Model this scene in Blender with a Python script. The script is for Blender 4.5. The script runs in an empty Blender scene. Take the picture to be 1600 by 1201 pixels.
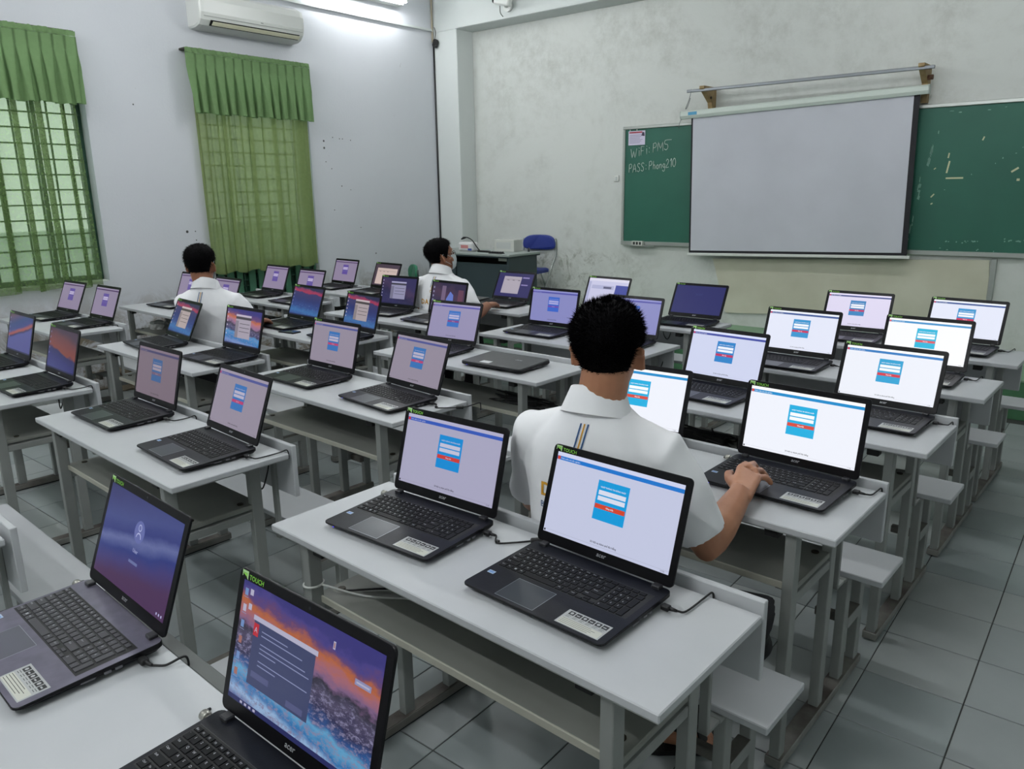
import bpy, bmesh, math, random
from math import sin, cos, pi, radians, sqrt, atan2, exp
from mathutils import Matrix, Vector
from mathutils.bvhtree import BVHTree
random.seed(11)
SC = bpy.context.scene
COL = SC.collection
# ------------------------------------------------------------------ camera, world, exposure, lights
_a, _b, _c = radians(-41.6866), radians(-14.1417), radians(-0.8688)
_f = Vector((sin(_a)*cos(_b), cos(_a)*cos(_b), sin(_b)))
_r = _f.cross(Vector((0, 0, 1))).normalized(); _u = _r.cross(_f)
_r2 = _r*cos(_c)+_u*sin(_c); _u2 = -_r*sin(_c)+_u*cos(_c)
cam = bpy.data.objects.new('camera', bpy.data.cameras.new('camera')); COL.objects.link(cam)
M = Matrix.Identity(4)
for i, v in enumerate((_r2, _u2, -_f)):
    for k in range(3): M[k][i] = v[k]
M.translation = Vector((0.5595, -0.9888, 1.6094))
cam.matrix_world = M
cam.data.sensor_width = 36.0; cam.data.lens = 1192.42/1600*36.0; cam.data.clip_start = 0.02
SC.camera = cam
SC.view_settings.view_transform = 'Standard'; SC.view_settings.look = 'None'
SC.view_settings.exposure = 0.0; SC.view_settings.gamma = 1.0; SC.view_settings.use_curve_mapping = False
W = bpy.data.worlds.new('world'); SC.world = W; W.use_nodes = True
W.node_tree.nodes['Background'].inputs[0].default_value = (0.86, 0.95, 1.0, 1)
W.node_tree.nodes['Background'].inputs[1].default_value = 1.9
# room frame: a along the board wall, b towards the board wall, z up (turned 2.5 degrees against the desks)
MR = Matrix.Translation((-6.574, 5.983, 0)) @ Matrix.Rotation(radians(2.5), 4, 'Z')
def RP(a, b, z=0.0): return MR @ Vector((a, b, z))
TUBES = [(0.16, -1.45, 3.66, 0, 85, True), (1.9, -2.3, 3.45, 1, 140, False), (5.7, -2.3, 3.45, 1, 125, False),
         (1.5, -4.9, 3.45, 1, 170, False), (5.2, -4.9, 3.45, 1, 150, False), (1.8, -7.6, 3.45, 1, 240, False), (5.8, -8.3, 3.35, 1, 265, False)]   # last but one: tube radiance
# ------------------------------------------------------------------ materials
def lin(c):
    return tuple(((v/255)/12.92 if v/255 <= 0.04045 else ((v/255+0.055)/1.055)**2.4) for v in c)
MATS = {}
def mat(name, c, rough=0.5, metal=0.0, var=None, scale=8.0, bump=0.0, bscale=60.0, spec=0.5, coat=0.0, detail=4.0, space='Object'):
    if name in MATS: return MATS[name]
    m = bpy.data.materials.new(name); m.use_nodes = True; nt = m.node_tree; p = nt.nodes['Principled BSDF']
    p.inputs['Base Color'].default_value = (*lin(c), 1); p.inputs['Roughness'].default_value = rough; p.inputs['Metallic'].default_value = metal
    p.inputs['Specular IOR Level'].default_value = spec; p.inputs['Coat Weight'].default_value = coat
    if var or bump:
        tc = nt.nodes.new('ShaderNodeTexCoord')
    if var:
        n = nt.nodes.new('ShaderNodeTexNoise'); n.inputs['Scale'].default_value = scale; n.inputs['Detail'].default_value = detail
        r = nt.nodes.new('ShaderNodeValToRGB'); r.color_ramp.elements[0].position = 0.35; r.color_ramp.elements[1].position = 0.65
        r.color_ramp.elements[0].color = (*lin(c), 1); r.color_ramp.elements[1].color = (*lin(var), 1)
        nt.links.new(tc.outputs[space], n.inputs['Vector']); nt.links.new(n.outputs['Fac'], r.inputs['Fac']); nt.links.new(r.outputs['Color'], p.inputs['Base Color'])
    if bump:
        n2 = nt.nodes.new('ShaderNodeTexNoise'); n2.inputs['Scale'].default_value = bscale; n2.inputs['Detail'].default_value = 5
        b = nt.nodes.new('ShaderNodeBump'); b.inputs['Strength'].default_value = bump; b.inputs['Distance'].default_value = 0.01
        nt.links.new(tc.outputs[space], n2.inputs['Vector']); nt.links.new(n2.outputs['Fac'], b.inputs['Height']); nt.links.new(b.outputs['Normal'], p.inputs['Normal'])
    MATS[name] = m; return m
def emat(c, s=1.0, gloss=True):
    key = 'screen_%d_%d_%d_%d' % (*[int(v) for v in c], int(s*100))
    if key in MATS: return MATS[key]
    m = bpy.data.materials.new(key); m.use_nodes = True; p = m.node_tree.nodes['Principled BSDF']
    p.inputs['Base Color'].default_value = (0.008, 0.008, 0.01, 1); p.inputs['Roughness'].default_value = 0.3; p.inputs['Specular IOR Level'].default_value = 0.22
    p.inputs['Emission Color'].default_value = (*lin(c), 1); p.inputs['Emission Strength'].default_value = s
    MATS[key] = m; return m
def wallmat(name, base, dark, kind):
    m = bpy.data.materials.new(name); m.use_nodes = True; nt = m.node_tree; p = nt.nodes['Principled BSDF']
    p.inputs['Roughness'].default_value = 0.75; p.inputs['Specular IOR Level'].default_value = 0.25
    tc = nt.nodes.new('ShaderNodeTexCoord')
    def noise(scale, detail=6, rough=0.6, dist=0.0):
        n = nt.nodes.new('ShaderNodeTexNoise'); n.inputs['Scale'].default_value = scale; n.inputs['Detail'].default_value = detail
        n.inputs['Roughness'].default_value = rough; n.inputs['Distortion'].default_value = dist
        nt.links.new(tc.outputs['Object'], n.inputs['Vector']); return n.outputs['Fac']
    def ramp(f, p0, p1, c0=(0, 0, 0, 1), c1=(1, 1, 1, 1)):
        r = nt.nodes.new('ShaderNodeValToRGB'); e = r.color_ramp.elements; e[0].position = p0; e[1].position = p1; e[0].color = c0; e[1].color = c1
        nt.links.new(f, r.inputs['Fac']); return r.outputs['Color']
    def mult(x, y, op='MULTIPLY'):
        n = nt.nodes.new('ShaderNodeMath'); n.operation = op
        for i, v in enumerate((x, y)):
            if isinstance(v, (int, float)): n.inputs[i].default_value = v
            else: nt.links.new(v, n.inputs[i])
        return n.outputs[0]
    def mix(f, c0, c1):
        n = nt.nodes.new('ShaderNodeMix'); n.data_type = 'RGBA'; nt.links.new(f, n.inputs['Factor'])
        for i, v in ((6, c0), (7, c1)):
            if isinstance(v, tuple): n.inputs[i].default_value = (*lin(v), 1)
            else: nt.links.new(v, n.inputs[i])
        return n.outputs['Result']
    sep = nt.nodes.new('ShaderNodeSeparateXYZ'); nt.links.new(tc.outputs['Object'], sep.inputs[0])
    if kind == 'front':       # damp blotches, a worn patch and scuffs low on the wall
        f1 = ramp(noise(0.9, 8, 0.7, 0.6), 0.44, 0.62); f2 = ramp(noise(7, 8, 0.75), 0.40, 0.62)
        c = mix(mult(mult(f1, f2), 0.5), base, dark)
        low = ramp(sep.outputs['Z'], 0.9, 1.35, (1, 1, 1, 1), (0, 0, 0, 1)); f3 = ramp(noise(4.5, 8, 0.8, 1.0), 0.50, 0.60)
        left = ramp(mult(sep.outputs['X'], 0.2), 0.36, 0.60, (1, 1, 1, 1), (0, 0, 0, 1))
        c = mix(mult(mult(mult(low, f3), left), 0.8), c, (138, 140, 130))
    elif kind == 'left':      # clean above, flaking plaster near the floor
        f1 = ramp(noise(1.3, 6, 0.6), 0.45, 0.75); c = mix(mult(f1, 0.25), base, dark)
        f2 = ramp(noise(14, 8, 0.8, 0.8), 0.64, 0.70); c = mix(mult(f2, 0.30), c, (120, 122, 120))
        low = ramp(sep.outputs['Z'], 0.45, 0.85, (1, 1, 1, 1), (0, 0, 0, 1)); f3 = ramp(noise(3.0, 8, 0.75, 1.2), 0.42, 0.56)
        c = mix(mult(low, f3), c, (128, 118, 102))
    elif kind == 'dado':      # green paint with paler worn areas
        f1 = ramp(noise(3, 7, 0.7), 0.4, 0.7); c = mix(mult(f1, 0.6), base, dark)
    else:
        f1 = ramp(noise(1.5, 5), 0.4, 0.7); c = mix(mult(f1, 0.3), base, dark)
    nt.links.new(c, p.inputs['Base Color'])
    b = nt.nodes.new('ShaderNodeBump'); b.inputs['Strength'].default_value = 0.12; b.inputs['Distance'].default_value = 0.01
    nt.links.new(noise(45, 6), b.inputs['Height']); nt.links.new(b.outputs['Normal'], p.inputs['Normal'])
    MATS[name] = m; return m
def clothmat(name, c, c2, transl=0.5, transp=0.0, scale=30):
    m = bpy.data.materials.new(name); m.use_nodes = True; nt = m.node_tree; nt.nodes.clear()
    out = nt.nodes.new('ShaderNodeOutputMaterial'); d = nt.nodes.new('ShaderNodeBsdfDiffuse'); t = nt.nodes.new('ShaderNodeBsdfTranslucent')
    tc = nt.nodes.new('ShaderNodeTexCoord'); n = nt.nodes.new('ShaderNodeTexNoise'); n.inputs['Scale'].default_value = scale
    nt.links.new(tc.outputs['Object'], n.inputs['Vector'])
    mx = nt.nodes.new('ShaderNodeMix'); mx.data_type = 'RGBA'; mx.inputs[6].default_value = (*lin(c), 1); mx.inputs[7].default_value = (*lin(c2), 1)
    nt.links.new(n.outputs['Fac'], mx.inputs['Factor'])
    nt.links.new(mx.outputs['Result'], d.inputs['Color']); nt.links.new(mx.outputs['Result'], t.inputs['Color'])
    s = nt.nodes.new('ShaderNodeMixShader'); s.inputs[0].default_value = transl
    nt.links.new(d.outputs[0], s.inputs[1]); nt.links.new(t.outputs[0], s.inputs[2]); last = s
    if transp:
        tr = nt.nodes.new('ShaderNodeBsdfTransparent'); tr.inputs[0].default_value = (*lin((240, 246, 226)), 1)
        s2 = nt.nodes.new('ShaderNodeMixShader'); s2.inputs[0].default_value = transp
        nt.links.new(s.outputs[0], s2.inputs[1]); nt.links.new(tr.outputs[0], s2.inputs[2]); last = s2
    nt.links.new(last.outputs[0], out.inputs[0]); MATS[name] = m; return m
# ------------------------------------------------------------------ mesh helpers
class MB:
    def __init__(s): s.v = []; s.f = []; s.m = []; s.sm = []
    def add(s, vs, fs, mi=0, smooth=False, T=None):
        o = len(s.v)
        s.v += [tuple(T @ Vector(v)) if T else tuple(v) for v in vs]
        for f in fs: s.f.append([i+o for i in f]); s.m.append(mi); s.sm.append(smooth)
        return s
    def box(s, x0, x1, y0, y1, z0, z1, mi=0, T=None):
        vs = [(x, y, z) for z in (z0, z1) for y in (y0, y1) for x in (x0, x1)]
        return s.add(vs, [(0, 2, 3, 1), (4, 5, 7, 6), (0, 1, 5, 4), (2, 6, 7, 3), (0, 4, 6, 2), (1, 3, 7, 5)], mi, False, T)
    def cbox(s, x0, x1, y0, y1, z0, z1, c=0.002, mi=0, T=None):   # box with chamfered edges
        bm = bmesh.new(); bmesh.ops.create_cube(bm, size=1.0)
        for v in bm.verts: v.co = Vector(((x0+x1)/2+v.co.x*(x1-x0), (y0+y1)/2+v.co.y*(y1-y0), (z0+z1)/2+v.co.z*(z1-z0)))
        bmesh.ops.bevel(bm, geom=bm.edges[:], offset=c, segments=1, affect='EDGES')
        bm.verts.index_update()
        s.add([v.co.copy() for v in bm.verts], [[v.index for v in f.verts] for f in bm.faces], mi, False, T); bm.free(); return s
    def quad(s, p, mi=0): return s.add(p, [tuple(range(len(p)))], mi)
    def rect(s, x0, x1, y0, y1, z, mi=0): return s.quad([(x0, y0, z), (x1, y0, z), (x1, y1, z), (x0, y1, z)], mi)
    def loft(s, rings, mi=0, smooth=True, caps=True, closed=True):
        n = len(rings[0]); vs = [v for r in rings for v in r]; fs = []
        for i in range(len(rings)-1):
            for j in range(n if closed else n-1):
                k = (j+1) % n; fs.append((i*n+j, i*n+k, (i+1)*n+k, (i+1)*n+j))
        s.add(vs, fs, mi, smooth)
        if caps and closed:
            o = len(s.v)-len(vs)
            s.f.append([o+j for j in range(n)][::-1]); s.m.append(mi); s.sm.append(False)
            s.f.append([o+(len(rings)-1)*n+j for j in range(n)]); s.m.append(mi); s.sm.append(False)
        return s
    def tube(s, pts, rad, n=8, mi=0, caps=True, flat=None):
        return s.loft(tube_rings(pts, rad, n, flat), mi, True, caps)
    def mesh(s, name, mats):
        me = bpy.data.meshes.new(name); me.from_pydata(s.v, [], s.f)
        for m in (mats if isinstance(mats, (list, tuple)) else [mats]): me.materials.append(m)
        me.polygons.foreach_set('material_index', s.m); me.polygons.foreach_set('use_smooth', s.sm); me.update(); return me
def tube_rings(pts, rad, n=8, flat=None):
    pts = [Vector(p) for p in pts]; N = len(pts)
    if isinstance(rad, (int, float)): rad = [rad]*N
    rings = []; nrm = None
    for i in range(N):
        t = (pts[min(i+1, N-1)]-pts[max(i-1, 0)]).normalized()
        if nrm is None:
            nrm = Vector((0, 0, 1)) if abs(t.z) < 0.9 else Vector((1, 0, 0))
        nrm = (nrm-t*nrm.dot(t)).normalized(); bn = t.cross(nrm)
        r = rad[i]; ra, rb = r if isinstance(r, tuple) else (r, r)
        rings.append([pts[i]+nrm*(rb*sin(2*pi*k/n))+bn*(ra*cos(2*pi*k/n)) for k in range(n)])
    return rings
def spline(pts, n=6):     # Catmull-Rom through points
    P = [Vector(p) for p in pts]; P = [2*P[0]-P[1]]+P+[2*P[-1]-P[-2]]; out = []
    for i in range(1, len(P)-2):
        for k in range(n):
            t = k/n; a, b, c, d = P[i-1], P[i], P[i+1], P[i+2]
            out.append(0.5*((2*b)+(c-a)*t+(2*a-5*b+4*c-d)*t*t+(3*b-a-3*c+d)*t**3))
    out.append(P[-2]); return out
def rrect(x0, x1, y0, y1, r, n=4, z=0.0):
    out = []
    for cx, cy, a0 in ((x1-r, y1-r, 0), (x0+r, y1-r, pi/2), (x0+r, y0+r, pi), (x1-r, y0+r, 1.5*pi)):
        for k in range(n+1):
            a = a0+pi/2*k/n; out.append((cx+r*cos(a), cy+r*sin(a), z))
    return out
def ob(name, me, parent=None, loc=None, rot=None, mw=None):
    o = bpy.data.objects.new(name, me); COL.objects.link(o)
    if parent is not None: o.parent = parent
    if mw is not None: o.matrix_basis = mw
    if loc is not None: o.location = loc
    if rot is not None: o.rotation_euler = rot
    return o
def thing(name, label, cat, loc=(0, 0, 0), rz=0.0, group=None, mw=None):
    o = bpy.data.objects.new(name, None); COL.objects.link(o); o.empty_display_size = 0.05
    if mw is not None: o.matrix_basis = mw
    else: o.location = loc; o.rotation_euler = (0, 0, rz)
    o['label'] = label; o['category'] = cat
    if group: o['group'] = group
    return o
def tag(o, label, cat, group=None):
    o['label'] = label; o['category'] = cat
    if group: o['group'] = group
    return o
def struct(o, label=None):
    o['kind'] = 'structure'
    if label: o['label'] = label
    return o
_TX = {}
def textgeo(s, size, align='CENTER', bold=0.0, shear=0.0):
    key = (s, size, align, bold, shear)
    if key in _TX: return _TX[key]
    cu = bpy.data.curves.new('tmp', 'FONT'); cu.body = s; cu.size = size; cu.align_x = align; cu.resolution_u = 2; cu.offset = bold; cu.shear = shear
    o = bpy.data.objects.new('tmp', cu); COL.objects.link(o); bpy.context.view_layer.update()
    me = bpy.data.meshes.new_from_object(o.evaluated_get(bpy.context.evaluated_depsgraph_get()))
    r = ([tuple(v.co) for v in me.vertices], [tuple(p.vertices) for p in me.polygons])
    bpy.data.objects.remove(o); bpy.data.curves.remove(cu); bpy.data.meshes.remove(me); _TX[key] = r; return r
def remesh(mb, voxel, smooth=4, factor=0.5):
    me = mb.mesh('tmp', []); o = bpy.data.objects.new('tmp', me); COL.objects.link(o)
    md = o.modifiers.new('r', 'REMESH'); md.mode = 'VOXEL'; md.voxel_size = voxel; md.use_smooth_shade = True
    if smooth:
        ms = o.modifiers.new('s', 'SMOOTH'); ms.iterations = smooth; ms.factor = factor
    bpy.context.view_layer.update()
    r = bpy.data.meshes.new_from_object(o.evaluated_get(bpy.context.evaluated_depsgraph_get()))
    bpy.data.objects.remove(o); bpy.data.meshes.remove(me)
    r.polygons.foreach_set('use_smooth', [True]*len(r.polygons)); return r
# shared materials
m_white = mat('white_laminate', (190, 192, 195), 0.42, var=(183, 186, 189), scale=3, spec=0.4)
m_edge = mat('grey_edge_band', (150, 154, 152), 0.5)
m_steel = mat('grey_painted_steel', (146, 149, 146), 0.5, var=(134, 137, 134), scale=5)
m_rail = mat('worn_rail_side', (138, 140, 136), 0.6, var=(116, 112, 106), scale=9, detail=8)
m_railtop = mat('worn_rail_top', (58, 46, 42), 0.6, var=(116, 114, 108), scale=7, detail=9)
m_shelf = mat('shelf_board', (136, 138, 132), 0.55, var=(126, 128, 122), scale=4)
m_shelfedge = mat('shelf_edge', (176, 175, 162), 0.5)
m_rubber = mat('black_rubber', (18, 18, 18), 0.6)
m_bolt = mat('bolt_metal', (52, 46, 36), 0.45, 0.8)
m_black = mat('black_plastic', (14, 14, 18), 0.4, spec=0.22, bump=0.05, bscale=900)
m_deck = mat('black_textured_deck', (17, 19, 26), 0.36, var=(21, 23, 31), scale=40, bump=0.06, bscale=500, spec=0.17)
m_deckg = mat('brushed_grey_deck', (112, 108, 124), 0.34, 0.5, var=(100, 96, 112), scale=30)
m_key = mat('black_key', (13, 13, 17), 0.5, spec=0.18)
m_keyg = mat('dark_grey_key', (52, 51, 57), 0.45)
m_legend = mat('white_key_print', (188, 190, 196), 0.6)
m_bezel = mat('glossy_black_bezel', (10, 9, 13), 0.32, spec=0.2)
m_pad = mat('touchpad', (42, 48, 56), 0.3)
m_padg = mat('grey_touchpad', (80, 80, 92), 0.35)
m_padrim = mat('touchpad_rim', (150, 155, 162), 0.3, 0.8)
m_stk = mat('silver_sticker', (176, 178, 178), 0.4)
m_stk2 = mat('cream_sticker_lines', (200, 201, 190), 0.45)
m_stkd = mat('sticker_black_icons', (22, 22, 24), 0.5)
m_badge = mat('blue_white_badge', (170, 190, 215), 0.35)
m_logo = mat('silver_logo', (176, 178, 182), 0.35, 0.3)
m_green = mat('green_sticker', (140, 214, 74), 0.5)
m_greenw = mat('pale_green_sticker', (176, 214, 150), 0.5)
m_hinge = mat('hinge_plastic', (44, 44, 48), 0.4)
m_silver = mat('silver_metal', (170, 168, 160), 0.3, 0.9)
m_cable = mat('black_cable', (16, 16, 17), 0.5)
# ------------------------------------------------------------------ room shell
m_wl = wallmat('left_wall_paint', (206, 209, 214), (192, 196, 202), 'left')
m_wf = wallmat('front_wall_paint', (207, 210, 206), (168, 170, 163), 'front')
m_wp = wallmat('plain_wall_paint', (208, 213, 211), (198, 203, 201), 'plain')
m_dado = wallmat('green_riser_paint', (64, 110, 76), (92, 136, 102), 'dado')
m_plat = wallmat('green_platform_paint', (126, 158, 128), (150, 176, 150), 'dado')
m_grout = mat('dark_grout', (62, 64, 62), 0.8)
m_ceil = mat('ceiling_paint', (230, 232, 231), 0.8)
def wall_with_holes(name, holes, b0, b1, z1, x0, x1, m):
    mb = MB(); bs = sorted({b0, b1, *[h[0] for h in holes], *[h[1] for h in holes]}); zs = sorted({0, z1, *[h[2] for h in holes], *[h[3] for h in holes]})
    for i in range(len(bs)-1):
        for j in range(len(zs)-1):
            cb, cz = (bs[i]+bs[i+1])/2, (zs[j]+zs[j+1])/2
            if any(h[0] < cb < h[1] and h[2] < cz < h[3] for h in holes): continue
            mb.box(x0, x1, bs[i], bs[i+1], zs[j], zs[j+1])
    return ob(name, mb.mesh(name, m), mw=MR)
WIN = [(-5.66, -4.345, 0.92, 2.80), (-3.365, -2.155, 0.50, 2.80)]
struct(wall_with_holes('wall_left', WIN, -9.4, 0.0, 3.85, -0.24, 0.0, m_wl), 'white plastered wall with two tall windows and flaking plaster near the floor')
struct(ob('wall_front', MB().box(-0.24, 8.4, 0, 0.2, 0, 3.85).mesh('wall_front', m_wf), mw=MR), 'stained off-white wall behind the chalkboard')
struct(ob('wall_right', MB().box(8.4, 8.6, -9.4, 0.2, 0, 3.85).mesh('wall_right', m_wp), mw=MR))
struct(ob('wall_back', MB().box(-0.24, 8.6, -9.6, -9.4, 0, 3.85).mesh('wall_back', m_wp), mw=MR))
struct(ob('ceiling', MB().box(-0.24, 8.6, -9.6, 0.2, 3.85, 4.0).mesh('ceiling', m_ceil), mw=MR))
struct(ob('trim_1', MB().cbox(0, 0.375, -0.282, 0, 0, 3.44, 0.006).mesh('pillar', m_wp), mw=MR), 'white pillar standing out in the corner of the room')
struct(ob('trim_2', MB().cbox(0, 8.4, -0.282, 0, 3.435, 3.85, 0.006).mesh('beam', m_wp), mw=MR), 'white beam running above the chalkboard wall')
struct(ob('trim_3', MB().cbox(0, 0.02, -9.3, -0.285, 3.45, 3.472, 0.003).box(0.016, 0.024, -9.3, -0.285, 3.446, 3.45).mesh('conduit', m_wp), mw=MR), 'thin white cable duct along the top of the window wall')
struct(ob('trim_4', MB().cbox(0.375, 8.4, -0.30, -0.282, 3.437, 3.452, 0.003).mesh('duct', m_wp), mw=MR), 'thin white cable duct along the lower edge of the beam')
plat = struct(ob('trim_5', MB().box(0, 8.4, -1.045, 0, 0, 0.274, 0).box(0, 8.4, -1.05, 0, 0.274, 0.285, 1).mesh('platform', [m_dado, m_plat]), mw=MR), 'raised teaching platform, dark green riser and pale green top')
# floor with tiles
fl = struct(ob('floor', MB().box(-0.24, 8.6, -9.6, 0.2, -0.2, -0.004).mesh('floor', m_grout), mw=MR), 'grey ceramic tile floor')
def tilemat(i):
    c = [(152, 158, 158), (146, 154, 154), (156, 161, 160), (142, 150, 150)][i]
    return mat('ceramic_tile_%d' % i, c, 0.34, var=tuple(v-14 for v in c), scale=2.2, detail=6, spec=0.5)
TS = 0.2985; tiles = [MB().cbox(0.002, TS-0.002, 0.002, TS-0.002, -0.006, 0.0, 0.0012).mesh('tile', tilemat(i)) for i in range(4)]
camr = MR.inverted() @ Vector((0.5595, -0.9888, 1.6094)); cells = []
for i in range(-1, 29):
    for j in range(1, 32):
        a = 6.595-22*TS+i*TS; b = -4.14+10*TS-j*TS
        if a < -0.05 or a > 8.2 or b < -8.9 or b > -1.1: continue
        P = MR @ Vector((a+TS/2, b+TS/2, 0)); q = M.inverted() @ P
        if q.z > -0.3: continue
        u, v = 800-q.x/q.z*1192, 600+q.y/q.z*1192
        inv = -60 < u < 1660 and -60 < v < 1300
        cells.append((0 if inv else 1, (P-M.translation).length, a, b))
cells.sort(); mbt = MB()
for n, (iv, d, a, b) in enumerate(cells):
    if n < 300 and iv == 0: ob('tile', tiles[random.randrange(4)], fl, loc=(a, b, 0))
    else: mbt.box(a+0.002, a+TS-0.002, b+0.002, b+TS-0.002, -0.006, 0.0)
o = ob('tiles', mbt.mesh('tiles', tilemat(0)), fl); o['kind'] = 'stuff'
wl = bpy.data.objects['wall_left']; m_hole = mat('anchor_hole', (70, 72, 72), 0.9); rnd = random.Random(2)
for (b, z, r) in [(-1.98, 2.16, .011), (-1.98, 2.09, .012), (-1.86, 2.20, .006), (-1.77, 2.19, .006), (-1.73, 2.19, .006), (-1.62, 2.18, .006), (-1.97, 1.95, .006), (-1.90, 1.88, .006), (-1.78, 1.70, .007), (-1.66, 1.66, .005), (-1.90, 1.45, .006), (-3.60, 1.30, .013), (-3.52, 1.30, .006), (-3.52, 1.22, .006), (-3.52, 1.12, .006), (-3.95, 2.38, .007), (-1.55, 1.25, .005), (-1.35, .95, .008)]:
    ob('anchor_hole', MB().tube([(-0.003, 0, 0), (0.0008, 0, 0)], r, 8).mesh('anchor_hole', m_hole), wl, loc=(0, b, z))
# windows: steel frame, mullions, bars, louvre panes
m_wframe = mat('dark_green_window_paint', (34, 72, 58), 0.5)
m_wbar = mat('green_window_slat', (70, 120, 96), 0.5)
def glassmat():
    m = bpy.data.materials.new('frosted_louvre_glass'); m.use_nodes = True; nt = m.node_tree; nt.nodes.clear()
    out = nt.nodes.new('ShaderNodeOutputMaterial'); t = nt.nodes.new('ShaderNodeBsdfTransparent'); t.inputs[0].default_value = (0.94, 0.97, 0.93, 1)
    tl = nt.nodes.new('ShaderNodeBsdfTranslucent'); tl.inputs[0].default_value = (0.8, 0.9, 0.82, 1); g = nt.nodes.new('ShaderNodeBsdfGlossy'); g.inputs['Roughness'].default_value = 0.1
    s = nt.nodes.new('ShaderNodeMixShader'); s.inputs[0].default_value = 0.35; s2 = nt.nodes.new('ShaderNodeMixShader'); s2.inputs[0].default_value = 0.06
    nt.links.new(t.outputs[0], s.inputs[1]); nt.links.new(tl.outputs[0], s.inputs[2]); nt.links.new(s.outputs[0], s2.inputs[1]); nt.links.new(g.outputs[0], s2.inputs[2]); nt.links.new(s2.outputs[0], out.inputs[0])
    return m
m_glass = glassmat()
for wi, (b0, b1, z0, z1) in enumerate(WIN):
    w = struct(ob('window_%d' % (wi+1), MB().cbox(-0.16, -0.11, b0, b0+0.05, z0, z1).cbox(-0.16, -0.11, b1-0.05, b1, z0, z1).cbox(-0.16, -0.11, b0+0.05, b1-0.05, z0, z0+0.05).cbox(-0.16, -0.11, b0+0.05, b1-0.05, z1-0.05, z1).mesh('window', m_wframe), mw=MR),
               ['window behind the sheer curtain, with a grid of bars', 'window behind the closed curtain by the air conditioner'][wi])
    nc = 4; cw = (b1-b0-0.1)/nc
    for k in range(1, nc): ob('mullion', MB().cbox(-0.155, -0.115, b0+0.05+k*cw-0.016, b0+0.05+k*cw+0.016, z0+0.05, z1-0.05).mesh('mullion', m_wframe), w)
    nr = int((z1-z0-0.1)/0.118); rh = (z1-z0-0.1)/nr
    bar = MB().box(-0.100, -0.088, b0+0.01, b1-0.01, -0.006, 0.006).mesh('security_bar', m_wframe)
    pane = MB().box(-0.003, 0.003, 0.018, cw-0.018, 0.006, rh+0.004).mesh('louvre_pane', m_glass)
    for r in range(nr):
        ob('security_bar', bar, w, loc=(0, 0, z0+0.05+r*rh))
        for k in range(nc): ob('louvre_pane', pane, w, loc=(-0.135, b0+0.05+k*cw, z0+0.05+r*rh), rot=(0, radians(12), 0))
    upr = MB().box(-0.104, -0.090, -0.006, 0.006, z0+0.01, z1-0.01).mesh('upright_bar', m_wframe)
    for k in range(9): ob('upright_bar', upr, w, loc=(0, b0+(b1-b0)*(k+1)/10, 0))
    if wi == 1:   # the slatted lower sash that shows under the curtain
        ob('added_dark_backing', MB().cbox(-0.155, -0.12, b0+0.05, b1-0.05, z0+0.05, z0+0.47).mesh('added_dark_backing', m_wframe), w)  # added solid dark backing, blocks the bright gaps between the slats
        for k in range(11):
            ob('slat', MB().cbox(-0.085, -0.065, 0, 0.07, z0+0.02, z0+0.46, 0.004).mesh('slat', m_wbar), w, loc=(0, b0+0.06+k*0.112, 0), rot=(0, 0, radians(random.uniform(-14, 14))))
    ob('sill', MB().cbox(-0.23, -0.005, b0+0.002, b1-0.002, z0, z0+0.012, 0.003).mesh('sill', m_wp), w)
# exterior: the neighbouring wall seen dimly through the panes
struct(ob('trim_6', MB().box(-3.2, -3.0, -9, 0, 0, 1.25).mesh('yard_wall', mat('yard_wall', (150, 165, 150), 0.8)), mw=MR), 'pale yard wall outside the windows')
struct(ob('trim_7', MB().box(-3.2, -0.24, -9.4, 0.2, -0.2, -0.01).mesh('yard', mat('yard_ground', (140, 145, 135), 0.9)), mw=MR), 'paved yard strip outside the windows')
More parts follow.
